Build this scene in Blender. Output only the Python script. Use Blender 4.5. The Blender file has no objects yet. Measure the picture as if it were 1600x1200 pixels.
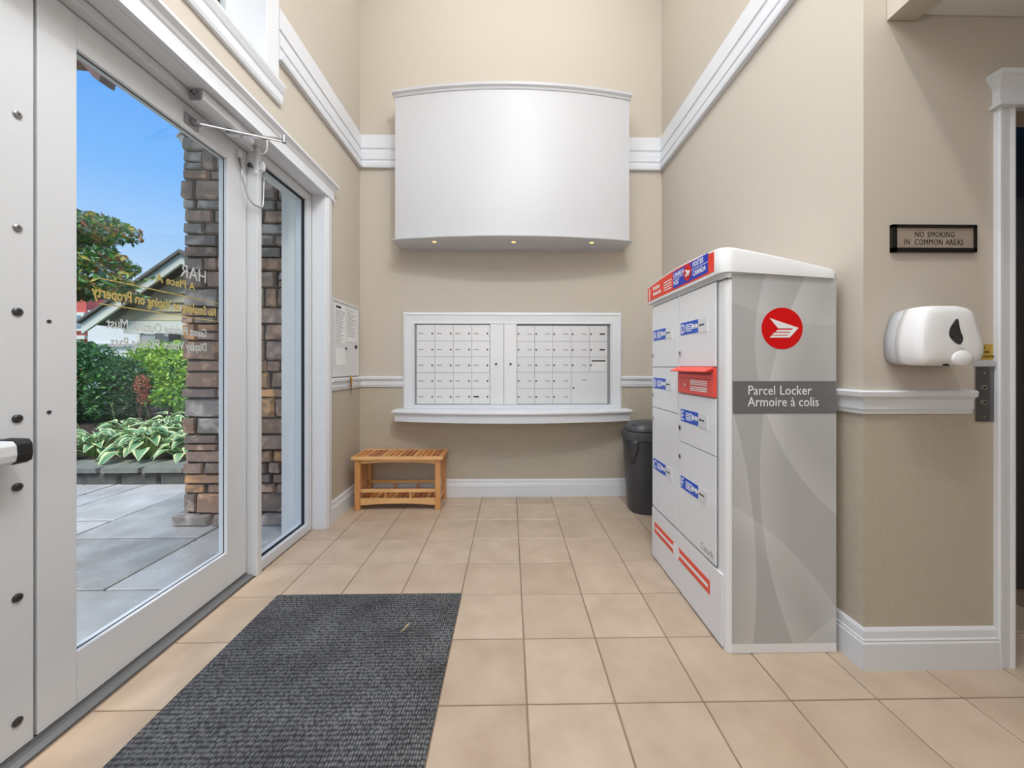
import bpy, bmesh, math, random
from mathutils import Vector, Matrix, noise
R = math.radians
random.seed(7)
sc = bpy.context.scene
C = sc.collection

# ---------------------------------------------------------------- camera, light, exposure
cam_d = bpy.data.cameras.new('camera'); cam = bpy.data.objects.new('camera', cam_d); C.objects.link(cam)
cam.location = (0, 0, 1.2); cam.rotation_euler = (R(90), 0, -0.0165)
cam_d.sensor_width = 36; cam_d.lens = 578 / 1600 * 36
cam_d.shift_x = -6.62 / 1600; cam_d.shift_y = -28.1 / 1600
cam_d.clip_start = 0.02; cam_d.clip_end = 300
sc.camera = cam
sc.view_settings.view_transform = 'Standard'; sc.view_settings.look = 'None'
sc.view_settings.gamma = 1; sc.view_settings.use_curve_mapping = False
sc.view_settings.exposure = 0.12

def lin(c):
    def f(v):
        v /= 255
        return v / 12.92 if v <= 0.04045 else ((v + 0.055) / 1.055) ** 2.4
    return (f(c[0]), f(c[1]), f(c[2]), 1)

world = bpy.data.worlds.new('sky'); sc.world = world; world.use_nodes = True
wn = world.node_tree.nodes; wl = world.node_tree.links
wn.clear()
w_out = wn.new('ShaderNodeOutputWorld'); w_bg = wn.new('ShaderNodeBackground')
w_tc = wn.new('ShaderNodeTexCoord'); w_sep = wn.new('ShaderNodeSeparateXYZ'); w_r = wn.new('ShaderNodeValToRGB')
wl.new(w_tc.outputs['Generated'], w_sep.inputs[0]); wl.new(w_sep.outputs['Z'], w_r.inputs[0])
e = w_r.color_ramp.elements
e[0].position = 0.0; e[0].color = lin((232, 240, 250)); e[1].position = 1.0; e[1].color = lin((40, 118, 225))
for p, c in ((0.10, (222, 236, 254)), (0.20, (178, 214, 254)), (0.36, (120, 184, 254)), (0.55, (80, 160, 250))):
    x = e.new(p); x.color = lin(c)
wl.new(w_r.outputs[0], w_bg.inputs[0]); w_bg.inputs[1].default_value = 1.0
wl.new(w_bg.outputs[0], w_out.inputs[0])

def lamp(kind, loc, energy, size, color=(1, 1, 1), rot=(0, 0, 0), sy=None):
    d = bpy.data.lights.new('lamp', kind); o = bpy.data.objects.new('lamp', d); C.objects.link(o)
    o.location = loc; o.rotation_euler = rot; d.energy = energy; d.color = color
    if kind == 'AREA':
        d.size = size
        if sy: d.shape = 'RECTANGLE'; d.size_y = sy
    elif kind == 'SUN': d.angle = size
    else: d.shadow_soft_size = size
    return o
lamp('SUN', (0, 0, 9), 4.6, R(22), (1, 0.97, 0.93), (R(27), 0, R(-8)))      # hazy high sun
lamp('POINT', (0.10, 1.95, 4.35), 13, 0.10, (0.95, 0.975, 1))          # ceiling lamps of the tall lobby
lamp('POINT', (0.50, 0.25, 4.55), 92, 0.09, (0.95, 0.975, 1))
lamp('AREA', (0.0, 1.7, 4.9), 25, 2.2, (0.92, 0.965, 1), (0, 0, 0), 3.0)  # broad fill added under the ceiling for the overall level
lamp('AREA', (-0.1, 0.7, 3.7), 42, 1.2, (0.92, 0.965, 1), (0, 0, 0), 1.6)      # added fill, no fitting: lifts the floor, lower walls and locker front
lamp('AREA', (0.2, -2.3, 2.2), 30, 2.6, (0.92, 0.965, 1), (R(90), 0, 0), 2.6)    # added fill from behind the camera, brightens surfaces facing it
lamp('AREA', (2.6, 0.2, 2.6), 7, 0.9, (0.95, 0.975, 1), (0, 0, 0), 1.4)

# ---------------------------------------------------------------- materials
M = {}
def mat(name, col, rough=0.5, metal=0.0, var=0.0, vscale=8.0, bump=0.0, bscale=60.0, spec=0.5, stretch=None, detail=3, col2=None, coat=0, space='pos', rvar=0):
    m = bpy.data.materials.new(name); m.use_nodes = True; M[name] = m
    nt = m.node_tree; b = nt.nodes['Principled BSDF']
    b.inputs['Base Color'].default_value = lin(col); b.inputs['Roughness'].default_value = rough
    b.inputs['Metallic'].default_value = metal; b.inputs['Specular IOR Level'].default_value = spec
    b.inputs['Coat Weight'].default_value = coat
    if space == 'pos': src = nt.nodes.new('ShaderNodeNewGeometry').outputs['Position']
    else: src = nt.nodes.new('ShaderNodeTexCoord').outputs['Object']
    if stretch:
        mp = nt.nodes.new('ShaderNodeMapping'); mp.inputs['Scale'].default_value = stretch
        nt.links.new(src, mp.inputs[0]); src = mp.outputs[0]
    if var or col2:
        n = nt.nodes.new('ShaderNodeTexNoise'); n.inputs['Scale'].default_value = vscale; n.inputs['Detail'].default_value = detail
        nt.links.new(src, n.inputs['Vector'])
        r = nt.nodes.new('ShaderNodeValToRGB'); a = r.color_ramp.elements
        a[0].position = 0.3; a[1].position = 0.7
        if col2: a[0].color = lin(col); a[1].color = lin(col2)
        else:
            k = lin(col); a[0].color = tuple(max(0, v * (1 - var)) for v in k[:3]) + (1,); a[1].color = tuple(min(1, v * (1 + var)) for v in k[:3]) + (1,)
        nt.links.new(n.outputs['Fac'], r.inputs[0]); nt.links.new(r.outputs[0], b.inputs['Base Color'])
        if rvar:
            mm = nt.nodes.new('ShaderNodeMapRange'); mm.inputs['To Min'].default_value = max(0, rough - rvar); mm.inputs['To Max'].default_value = rough + rvar
            nt.links.new(n.outputs['Fac'], mm.inputs[0]); nt.links.new(mm.outputs[0], b.inputs['Roughness'])
    if bump:
        n2 = nt.nodes.new('ShaderNodeTexNoise'); n2.inputs['Scale'].default_value = bscale; n2.inputs['Detail'].default_value = 4
        nt.links.new(src, n2.inputs['Vector'])
        bp = nt.nodes.new('ShaderNodeBump'); bp.inputs['Strength'].default_value = bump; bp.inputs['Distance'].default_value = 0.01
        nt.links.new(n2.outputs['Fac'], bp.inputs['Height']); nt.links.new(bp.outputs[0], b.inputs['Normal'])
    return m
mat('wall_paint', (197, 187, 174), 0.75, bump=0.02, bscale=220)
mat('wall_lower', (184, 174, 157), 0.85, var=0.05, vscale=60, bump=0.12, bscale=300, stretch=(1, 1, 1.6))
mat('ceiling_paint', (232, 230, 226), 0.9)
mat('trim_white', (221, 223, 227), 0.38)
mat('frame_white', (213, 215, 218), 0.32)
mat('hood_white', (200, 200, 203), 0.42)
mat('cabinet_grey', (216, 216, 218), 0.30, metal=0.1)
mat('cabinet_light', (226, 226, 227), 0.32, metal=0.1)
mat('gap_dark', (60, 60, 62), 0.7)
mat('gap_mid', (140, 140, 142), 0.6)
mat('slot_black', (14, 14, 14), 0.5)
mat('label_grey', (168, 168, 168), 0.6)
mat('metal', (165, 165, 168), 0.28, metal=0.9)
mat('metal_dark', (84, 84, 86), 0.35, metal=0.8)
mat('brushed', (120, 121, 124), 0.22, metal=0.85, var=0.08, vscale=20, stretch=(30, 1, 1))
mat('chrome', (205, 205, 208), 0.12, metal=1)
mat('sill_metal', (128, 129, 131), 0.45, metal=0.5)
mat('rubber', (24, 24, 25), 0.6)
mat('tile', (198, 178, 156), 0.36, vscale=5.5, detail=6, col2=(180, 159, 137), bump=0.22, bscale=14, spec=0.4)
mat('tile_light', (202, 182, 160), 0.34, vscale=7, detail=6, col2=(184, 163, 141), bump=0.22, bscale=12, spec=0.4)
mat('tile_dark', (194, 173, 151), 0.38, vscale=6, detail=6, col2=(177, 155, 133), bump=0.22, bscale=16, spec=0.4)
mat('grout', (140, 118, 100), 0.9)
mat('wood', (222, 170, 112), 0.34, vscale=7, detail=5, col2=(234, 188, 128), stretch=(1, 8, 8), coat=0.2)
mat('wood_slat', (190, 118, 62), 0.34, vscale=9, detail=4, col2=(224, 158, 92), stretch=(12, 1, 12), coat=0.2)
mat('wood_slat_light', (232, 180, 116), 0.34, vscale=9, detail=4, col2=(200, 132, 74), stretch=(12, 1, 12), coat=0.2)
mat('wood_red', (158, 90, 54), 0.34, vscale=9, detail=4, col2=(190, 122, 74), stretch=(12, 1, 12), coat=0.2)
mat('wood_leg', (220, 164, 104), 0.34, vscale=7, detail=5, col2=(200, 136, 80), stretch=(9, 9, 1), coat=0.2)
mat('wood_end', (120, 74, 40), 0.5)
mat('bin_plastic', (66, 67, 70), 0.38, bump=0.02, bscale=200)
mat('bin_lid', (74, 75, 78), 0.34)
mat('bag_plastic', (46, 46, 50), 0.12, bump=0.8, bscale=28, coat=0.6)
mat('locker_white', (232, 232, 233), 0.30, coat=0.15)
mat('locker_side_base', (186, 186, 187), 0.3)
mat('red_sign', (238, 66, 44), 0.4)
mat('emblem_red', (214, 6, 14), 0.35)
mat('blue_sign', (24, 60, 190), 0.4)
mat('blue_label', (22, 82, 200), 0.4)
mat('print_white', (240, 240, 240), 0.5)
mat('band_grey', (112, 112, 113), 0.22)
mat('stripe_red', (236, 84, 62), 0.45)
mat('slot_red', (238, 74, 62), 0.38)
mat('slot_red_deep', (160, 30, 30), 0.5)
mat('dispenser_white', (240, 240, 241), 0.16, coat=0.5)
mat('dispenser_grey', (186, 187, 192), 0.35)
mat('smoke_window', (52, 53, 55), 0.12, var=0.4, vscale=40)
mat('frame_black', (14, 12, 10), 0.35)
mat('plaque_metal', (170, 156, 142), 0.35, metal=0.2, var=0.10, vscale=6)
mat('engraved', (44, 38, 34), 0.6)
mat('gold_sticker', (196, 160, 62), 0.35, metal=0.3)
mat('gold_text', (206, 178, 96), 0.4)
mat('frost_text', (214, 214, 212), 0.55)
mat('elevator_dark', (70, 71, 73), 0.35, metal=0.6)
mat('board_white', (214, 215, 217), 0.25)
mat('paper', (228, 228, 228), 0.8)
mat('ink', (120, 120, 122), 0.8)
mat('ink_dark', (30, 30, 32), 0.7)
mat('tag_orange', (214, 158, 74), 0.5)
mat('stick_yellow', (206, 192, 120), 0.7)
for i, (a, b) in enumerate((((190, 164, 146), (140, 122, 110)), ((212, 168, 138), (156, 126, 106)), ((232, 178, 140), (166, 136, 114)), ((244, 180, 120), (176, 140, 114)), ((198, 182, 170), (152, 140, 130)), ((176, 146, 128), (202, 170, 148)))):
    mat('stone_%d' % i, a, 0.85, vscale=9, detail=9, col2=b, bump=1.0, bscale=26)
    r_ = [n_ for n_ in M['stone_%d' % i].node_tree.nodes if n_.type == 'VALTORGB'][0]
    x = r_.color_ramp.elements.new(0.52); x.color = lin(tuple(int((p_ + q_) / 2 * 0.82) for p_, q_ in zip(a, b))); r_.color_ramp.elements[0].position = 0.36; r_.color_ramp.elements[-1].position = 0.64
mat('mortar', (62, 54, 50), 0.95, bump=0.4, bscale=40)
for i, (a, b) in enumerate((((160, 158, 153), (190, 188, 183)), ((144, 143, 139), (178, 177, 172)), ((174, 172, 167), (198, 196, 191)))):
    mat('slate_%d' % i, a, 0.26, vscale=4, detail=7, col2=b, bump=0.35, bscale=6, rvar=0.16)
mat('joint', (44, 48, 48), 0.9)
mat('block', (92, 90, 84), 0.9, vscale=14, detail=6, col2=(66, 64, 60), bump=0.8, bscale=30)
mat('cap_block', (132, 132, 122), 0.6, vscale=8, detail=5, col2=(108, 110, 98), bump=0.3, bscale=30)
mat('soil', (52, 42, 34), 1, var=0.3, vscale=20, bump=0.5, bscale=30)
mat('grass', (84, 104, 58), 1, var=0.3, vscale=6)
def leafmat(n, a, b, rough=0.45, tr=0.25):
    m = mat(n, a, rough, vscale=5, detail=2, col2=b)
    bs = m.node_tree.nodes['Principled BSDF']; nt = m.node_tree
    t = nt.nodes.new('ShaderNodeBsdfTranslucent'); mx = nt.nodes.new('ShaderNodeMixShader'); mx.inputs[0].default_value = tr
    src = bs.inputs['Base Color'].links[0].from_socket
    nt.links.new(src, t.inputs[0]); nt.links.new(bs.outputs[0], mx.inputs[1]); nt.links.new(t.outputs[0], mx.inputs[2])
    nt.links.new(mx.outputs[0], nt.nodes['Material Output'].inputs[0])
    return m
leafmat('leaf_dark', (70, 122, 66), (46, 94, 54)); leafmat('leaf_mid', (112, 168, 70), (78, 136, 60))
leafmat('leaf_lime', (200, 224, 84), (160, 202, 70)); leafmat('leaf_rust', (170, 120, 80), (150, 92, 60))
leafmat('leaf_gold', (206, 190, 78), (176, 150, 66)); leafmat('leaf_silver', (168, 186, 176), (120, 150, 126))
leafmat('hosta_green', (128, 170, 122), (98, 146, 100)); leafmat('hosta_cream', (236, 240, 190), (216, 228, 150))
leafmat('flower_red', (206, 106, 86), (226, 146, 112))
mat('bark', (92, 74, 60), 0.9, bump=0.5, bscale=20)
mat('stem', (120, 150, 80), 0.6)
mat('siding', (196, 186, 152), 0.7, var=0.05, vscale=3)
mat('house_trim', (226, 228, 214), 0.6)
mat('shingle', (112, 110, 104), 0.9, var=0.2, vscale=14)
mat('render_white', (228, 226, 222), 0.8)
mat('panel_grey', (176, 176, 176), 0.6); mat('panel_dark', (104, 106, 108), 0.6)
mat('house_red', (206, 96, 84), 0.7); mat('win_glass', (130, 150, 160), 0.15)
mat('timber_brown', (112, 84, 74), 0.7, var=0.2, vscale=12)

def glass_mat():
    m = bpy.data.materials.new('glass'); m.use_nodes = True; M['glass'] = m; nt = m.node_tree; nt.nodes.clear()
    o = nt.nodes.new('ShaderNodeOutputMaterial'); mx = nt.nodes.new('ShaderNodeMixShader')
    t = nt.nodes.new('ShaderNodeBsdfTransparent'); t.inputs[0].default_value = (0.96, 0.975, 0.97, 1)
    g = nt.nodes.new('ShaderNodeBsdfGlossy'); g.inputs['Roughness'].default_value = 0.0
    f = nt.nodes.new('ShaderNodeFresnel'); f.inputs[0].default_value = 1.45
    mt = nt.nodes.new('ShaderNodeMath'); mt.operation = 'MULTIPLY'; mt.inputs[1].default_value = 0.08
    nt.links.new(f.outputs[0], mt.inputs[0]); nt.links.new(mt.outputs[0], mx.inputs[0])
    nt.links.new(t.outputs[0], mx.inputs[1]); nt.links.new(g.outputs[0], mx.inputs[2]); nt.links.new(mx.outputs[0], o.inputs[0])
glass_mat()
def emit_mat():
    m = mat('lamp_glow', (255, 214, 120), 0.4); b = m.node_tree.nodes['Principled BSDF']
    b.inputs['Emission Color'].default_value = lin((255, 216, 120)); b.inputs['Emission Strength'].default_value = 1.3
emit_mat()
def mat_mat():
    # charcoal entrance matting: woven diagonal ribs, flecked yarn
    m = mat('mat_weave', (66, 68, 70), 0.95); nt = m.node_tree; b = nt.nodes['Principled BSDF']
    g = nt.nodes.new('ShaderNodeNewGeometry'); mp = nt.nodes.new('ShaderNodeMapping')
    mp.inputs['Scale'].default_value = (105, 62, 1)
    v = nt.nodes.new('ShaderNodeTexVoronoi'); v.inputs['Scale'].default_value = 1.0; v.inputs['Randomness'].default_value = 0.35
    nt.links.new(g.outputs['Position'], mp.inputs[0]); nt.links.new(mp.outputs[0], v.inputs['Vector'])
    n = nt.nodes.new('ShaderNodeTexNoise'); n.inputs['Scale'].default_value = 5; n.inputs['Detail'].default_value = 8
    nt.links.new(g.outputs['Position'], n.inputs['Vector'])
    r = nt.nodes.new('ShaderNodeValToRGB'); a = r.color_ramp.elements
    a[0].position = 0.05; a[0].color = lin((142, 143, 143)); a[1].position = 0.62; a[1].color = lin((44, 45, 46))
    nt.links.new(v.outputs['Distance'], r.inputs[0])
    mx = nt.nodes.new('ShaderNodeMix'); mx.data_type = 'RGBA'; mx.blend_type = 'MULTIPLY'; mx.inputs['Factor'].default_value = 0.5
    r2 = nt.nodes.new('ShaderNodeValToRGB'); r2.color_ramp.elements[0].position = 0.3; r2.color_ramp.elements[1].position = 0.7
    nt.links.new(n.outputs['Fac'], r2.inputs[0])
    nt.links.new(r.outputs[0], mx.inputs['A']); nt.links.new(r2.outputs[0], mx.inputs['B']); nt.links.new(mx.outputs['Result'], b.inputs['Base Color'])
    bp = nt.nodes.new('ShaderNodeBump'); bp.invert = True; bp.inputs['Strength'].default_value = 0.8; bp.inputs['Distance'].default_value = 0.004
    nt.links.new(v.outputs['Distance'], bp.inputs['Height']); nt.links.new(bp.outputs[0], b.inputs['Normal'])
mat_mat()
def swirl_mat():
    # printed grey vinyl with pale sweeping arcs (a flat print on the locker's side)
    m = mat('swirl_vinyl', (172, 172, 173), 0.22, coat=0.3); nt = m.node_tree; b = nt.nodes['Principled BSDF']
    g = nt.nodes.new('ShaderNodeNewGeometry')
    arcs = [  # centre x, z, radius, tone inside, edge brightness
        (-0.55, 1.75, 1.02, 0.07, 0.10), (1.95, 1.30, 0.93, 0.06, 0.10), (0.2, -0.55, 1.38, -0.06, 0.10),
        (2.9, 0.75, 1.86, 0.03, 0.12), (-1.6, 0.3, 2.63, 0.04, 0.12), (1.35, 2.35, 0.98, -0.05, 0.08), (1.62, -0.30, 0.52, 0.09, 0.06)]
    acc = None
    for (cx, cz, r, tone, edge) in arcs:
        d = nt.nodes.new('ShaderNodeVectorMath'); d.operation = 'DISTANCE'
        k = nt.nodes.new('ShaderNodeVectorMath'); k.operation = 'MULTIPLY'; k.inputs[1].default_value = (1, 0, 1)
        nt.links.new(g.outputs['Position'], k.inputs[0]); nt.links.new(k.outputs[0], d.inputs[0]); d.inputs[1].default_value = (cx, 0, cz)
        s = nt.nodes.new('ShaderNodeValToRGB'); el = s.color_ramp.elements
        mr = nt.nodes.new('ShaderNodeMapRange'); mr.inputs['From Min'].default_value = r - 0.12; mr.inputs['From Max'].default_value = r + 0.02
        nt.links.new(d.outputs['Value'], mr.inputs[0]); nt.links.new(mr.outputs[0], s.inputs[0])
        o0 = 0.5 + tone * 0.3
        el[0].position = 0; el[0].color = (o0,) * 3 + (1,); el[1].position = 1; el[1].color = (0.5,) * 3 + (1,)
        x = el.new(0.82); x.color = (0.5 + tone * 0.3 + edge,) * 3 + (1,); x = el.new(0.86); x.color = (0.5,) * 3 + (1,)
        if acc is None: acc = s.outputs[0]
        else:
            a = nt.nodes.new('ShaderNodeMath'); a.operation = 'ADD'; nt.links.new(acc, a.inputs[0]); nt.links.new(s.outputs[0], a.inputs[1]); acc = a.outputs[0]
    mr = nt.nodes.new('ShaderNodeMapRange'); nt.links.new(acc, mr.inputs[0])
    n = len(arcs) * 0.5
    mr.inputs['From Min'].default_value = n - 0.28; mr.inputs['From Max'].default_value = n + 0.28
    mr.inputs['To Min'].default_value = 0.22; mr.inputs['To Max'].default_value = 0.70
    nt.links.new(mr.outputs[0], b.inputs['Base Color'])
swirl_mat()

# ---------------------------------------------------------------- helpers
WP = {}                                   # world position of every object built here
def wpos(o): return WP.get(o.name, Vector((0, 0, 0))) if o else Vector((0, 0, 0))
def box(bm, x0, x1, y0, y1, z0, z1, mi=0):
    vs = [bm.verts.new((x, y, z)) for x in (x0, x1) for y in (y0, y1) for z in (z0, z1)]
    for f in ((0, 1, 3, 2), (4, 6, 7, 5), (0, 4, 5, 1), (2, 3, 7, 6), (0, 2, 6, 4), (1, 5, 7, 3)):
        bm.faces.new([vs[i] for i in f]).material_index = mi
def poly(bm, pts, vec, mi=0):
    """extrude the polygon pts by vec"""
    a = [bm.verts.new(p) for p in pts]; b = [bm.verts.new(Vector(p) + Vector(vec)) for p in pts]
    n = len(a); bm.faces.new(a).material_index = mi; bm.faces.new(b[::-1]).material_index = mi
    for i in range(n): bm.faces.new((a[i], b[i], b[(i + 1) % n], a[(i + 1) % n])).material_index = mi
def tube(bm, pts, r, n=8, mi=0, cap=True):
    pts = [Vector(p) for p in pts]; rings = []
    for i, p in enumerate(pts):
        d = (pts[min(i + 1, len(pts) - 1)] - pts[max(i - 1, 0)]).normalized()
        u = d.orthogonal().normalized() if i == 0 else (rings_u - d * rings_u.dot(d)).normalized()
        rings_u = u; v = d.cross(u); rr = r[i] if isinstance(r, (list, tuple)) else r
        rings.append([bm.verts.new(p + (u * math.cos(2 * math.pi * k / n) + v * math.sin(2 * math.pi * k / n)) * rr) for k in range(n)])
    for a, b in zip(rings, rings[1:]):
        for k in range(n): bm.faces.new((a[k], a[(k + 1) % n], b[(k + 1) % n], b[k])).material_index = mi
    if cap: bm.faces.new(rings[0][::-1]).material_index = mi; bm.faces.new(rings[-1]).material_index = mi
def loft(bm, rings, mi=0, cap=True):
    rs = [[bm.verts.new(p) for p in r] for r in rings]; n = len(rs[0])
    for a, b in zip(rs, rs[1:]):
        for k in range(n): bm.faces.new((a[k], a[(k + 1) % n], b[(k + 1) % n], b[k])).material_index = mi
    if cap: bm.faces.new(rs[0][::-1]); bm.faces.new(rs[-1])
    return rs
def obj(name, bm, m, parent=None, smooth=False, bevel=0, seg=2, angle=35, kind=None, label=None):
    me = bpy.data.meshes.new(name)
    bmesh.ops.recalc_face_normals(bm, faces=bm.faces[:])
    vs = [v.co for v in bm.verts]
    lo = Vector([min(v[i] for v in vs) for i in range(3)]); hi = Vector([max(v[i] for v in vs) for i in range(3)])
    c = (lo + hi) / 2
    if not parent: c.z = lo.z
    bmesh.ops.translate(bm, verts=bm.verts, vec=-c)
    bm.to_mesh(me); bm.free()
    for k in (m if isinstance(m, (list, tuple)) else [m]): me.materials.append(M[k])
    o = bpy.data.objects.new(name, me); C.objects.link(o)
    o.location = c - wpos(parent); o.parent = parent; WP[o.name] = c.copy()
    if smooth:
        for p in me.polygons: p.use_smooth = True
    if bevel:
        b = o.modifiers.new('bevel', 'BEVEL'); b.width = bevel; b.segments = seg; b.limit_method = 'ANGLE'; b.angle_limit = R(angle)
    if kind: o['kind'] = kind
    if label: o['label'] = label
    return o
def obox(name, m, b, parent=None, bevel=0, kind=None, label=None, seg=2):
    bm = bmesh.new(); box(bm, *b); return obj(name, bm, m, parent, bevel=bevel, kind=kind, label=label, seg=seg)
def tag(o, label, cat, group=None):
    o['label'] = label; o['category'] = cat
    if group: o['group'] = group
    return o
def thing(name, label, cat, loc, group=None):
    o = bpy.data.objects.new(name, None); C.objects.link(o); o.empty_display_size = 0.05
    o.location = loc; WP[o.name] = Vector(loc)
    return tag(o, label, cat, group)
def sroot(name, loc):
    o = bpy.data.objects.new(name, None); C.objects.link(o); o.empty_display_size = 0.05
    o.location = loc; WP[o.name] = Vector(loc); o['kind'] = 'structure'; return o
def cylx(bm, x0, x1, y, z, r, n=16):      # cylinder along X
    tube(bm, [(x0, y, z), (x1, y, z)], r, n)
def cyly(bm, x, y0, y1, z, r, n=16):
    tube(bm, [(x, y0, z), (x, y1, z)], r, n)
def cylz(bm, x, y, z0, z1, r, n=16):
    tube(bm, [(x, y, z0), (x, y, z1)], r, n)
def text(name, body, size, m, parent, org, right, up, align='LEFT', ext=0.0004, sx=1.0, bold=0.0, spacing=1.0, label=None):
    cu = bpy.data.curves.new('t', 'FONT'); cu.body = body; cu.size = size; cu.align_x = align; cu.resolution_u = 2
    cu.extrude = ext; cu.offset = bold; cu.space_character = spacing
    to = bpy.data.objects.new('t', cu); C.objects.link(to)
    me = bpy.data.meshes.new_from_object(to.evaluated_get(bpy.context.evaluated_depsgraph_get()))
    bpy.data.objects.remove(to); bpy.data.curves.remove(cu)
    rt = Vector(right).normalized() * sx; u = Vector(up).normalized(); nrm = rt.normalized().cross(u)
    vs = [Vector(org) + rt * v.co.x + u * v.co.y + nrm * v.co.z for v in me.vertices]
    bm = bmesh.new(); bm.from_mesh(me)
    for v, p in zip(bm.verts, vs): v.co = p
    bpy.data.meshes.remove(me)
    return obj(name, bm, m, parent, label=label)
def sweep(profile, path, seg):
    """segment seg of a moulding whose profile (d, z) runs along path with mitred corners; d is measured to the right of travel"""
    P = [Vector((p[0], p[1])) for p in path]
    def nrm(i):
        d = (P[i + 1] - P[i]).normalized(); return Vector((d.y, -d.x))
    def off(i):
        ns = [nrm(j) for j in (i - 1, i) if 0 <= j < len(P) - 1]
        if len(ns) == 1: return ns[0]
        s = ns[0] + ns[1]; return s / s.dot(ns[0])
    bm = bmesh.new(); rings = []
    for i in (seg, seg + 1):
        o = off(i); rings.append([(P[i].x + o.x * d, P[i].y + o.y * d, z) for d, z in profile])
    loft(bm, rings); return bm

XL, XR, YB, YC = -1.375, 1.407, 3.41, 1.45      # left wall, right wall, back wall, corner of the right wall
TOP = 5.0

# ---------------------------------------------------------------- room shell
def wallbox(bm, x0, x1, y0, y1, z0, z1, split=1.03):
    if z0 < split < z1:
        box(bm, x0, x1, y0, y1, z0, split, 1); box(bm, x0, x1, y0, y1, split, z1, 0)
    else: box(bm, x0, x1, y0, y1, z0, z1, 0 if z0 >= split else 1)
WM = ['wall_paint', 'wall_lower']
bm = bmesh.new()
wallbox(bm, -1.62, XL, 2.80, YB + 0.2, 0, TOP)
wallbox(bm, -1.62, XL, -2.6, 0.20, 0, TOP)
box(bm, -1.62, XL, 0.20, 2.80, 2.50, 2.83); box(bm, -1.62, XL, 0.20, 2.80, 4.2, TOP); box(bm, -1.62, XL, 2.115, 2.80, 2.83, 4.2); box(bm, -1.62, XL, 0.20, 0.5, 2.83, 4.2)
obj('wall_left', bm, WM, kind='structure')
bm = bmesh.new(); wallbox(bm, XL, XR + 0.2, YB, YB + 0.2, 0, TOP); obj('wall_back', bm, WM, kind='structure')
bm = bmesh.new(); wallbox(bm, XR, XR + 0.14, YC, YB, 0, TOP); wallbox(bm, XR + 0.14, 1.99, YC, YC + 0.14, 0, TOP)
box(bm, 1.99, 4.0, YC, YC + 0.14, 2.25, TOP); wallbox(bm, 3.2, 4.0, YC, YC + 0.14, 0, 2.25)
obj('wall_right', bm, WM, kind='structure')
bm = bmesh.new(); box(bm, 1.50, 1.62, -2.6, YC - 0.002, 2.575, TOP); obj('wall_bulkhead', bm, 'wall_paint', kind='structure')
bm = bmesh.new(); wallbox(bm, -1.62, 4.0, -2.75, -2.6, 0, TOP); obj('wall_rear', bm, WM, kind='structure')
bm = bmesh.new(); wallbox(bm, 4.0, 4.15, -2.75, 2.2, 0, 3.2); obj('wall_corridor', bm, WM, kind='structure')
bm = bmesh.new(); box(bm, -1.62, 1.62, -2.75, YB + 0.2, TOP, TOP + 0.1); obj('ceiling', bm, 'ceiling_paint', kind='structure')
bm = bmesh.new(); box(bm, 1.622, 4.0, -2.6, YC - 0.002, 2.60, 2.70); obj('ceiling_corridor', bm, 'ceiling_paint', kind='structure')

# floor with single ceramic tiles
fl = sroot('floor', (0, 0, -0.05))
FW = Vector((0, 0, -0.05))
obox('subfloor', 'grout', (-1.46, 4.0, -2.6, YB, -0.05, -0.0035), fl)
T = 0.3162; gx, gy = -0.2564, 2.577; g = 0.0028
rnd = random.Random(3)
for i in range(-5, 9):
    for j in range(-4, 9):
        x0, x1 = gx + i * T + g, gx + (i + 1) * T - g
        y1, y0 = gy - j * T - g, gy - (j + 1) * T + g
        x0 = max(x0, -1.45); x1 = min(x1, 2.55); y1 = min(y1, YB - 0.001)
        if y0 > YC and x0 > XR and x1 < 1.9: continue
        if y0 > 1.94 and x0 > XR: continue
        if x1 - x0 < 0.02 or y1 - y0 < 0.02: continue
        if x0 > 1.9 and y0 > YC: x0 = max(x0, 2.012)
        h = rnd.uniform(-0.0004, 0.0004)
        obox('tile', ('tile', 'tile_light', 'tile_dark')[rnd.choice((0, 0, 1, 1, 2))], (x0, x1, y0, y1, -0.012, h), fl, bevel=0.0022, seg=1)

# mouldings
BASE = [(0, 0), (0.019, 0), (0.019, 0.105), (0.015, 0.112), (0.017, 0.118), (0.013, 0.124), (0.011, 0.150), (0.006, 0.160), (0, 0.160)]
path = [(XL, 2.835), (XL, YB), (XR, YB), (XR, YC), (1.935, YC)]
for i, n in enumerate(('baseboard_left', 'baseboard_back', 'baseboard_right', 'baseboard_corridor')):
    obj(n, sweep(BASE, path, i), 'trim_white', kind='structure')
RAIL = [(0, 1.010), (0.010, 1.010), (0.012, 1.022), (0.016, 1.030), (0.016, 1.066), (0.021, 1.074), (0.030, 1.080), (0.032, 1.098), (0.026, 1.104), (0, 1.104)]
k = 1
for pth in ([(XL, 2.835), (XL, YB), (-0.976, YB)], [(1.026, YB), (XR, YB), (XR, YC), (1.835, YC)]):
    for i in range(len(pth) - 1):
        obj('trim_%d' % k, sweep(RAIL, pth, i), 'trim_white', kind='structure'); k += 1
# returned end of the rail beside the call panel
CROWN = [(0, 3.005), (0.030, 3.005), (0.034, 3.020), (0.034, 3.048), (0.026, 3.060), (0.018, 3.062), (0.018, 3.075), (0.026, 3.082), (0.026, 3.142), (0.019, 3.152), (0.019, 3.160), (0.013, 3.168), (0.013, 3.180), (0.022, 3.186), (0.022, 3.306), (0, 3.306)]
pth = [(XL, 2.20), (XL, YB), (XR, YB), (XR, YC)]
for i in range(3):
    obj('trim_%d' % k, sweep(CROWN, pth, i), 'trim_white', kind='structure'); k += 1
def trim(bm, m='trim_white', **kw):
    global k
    o = obj('trim_%d' % k, bm, m, kind='structure', **kw); k += 1; return o
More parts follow.
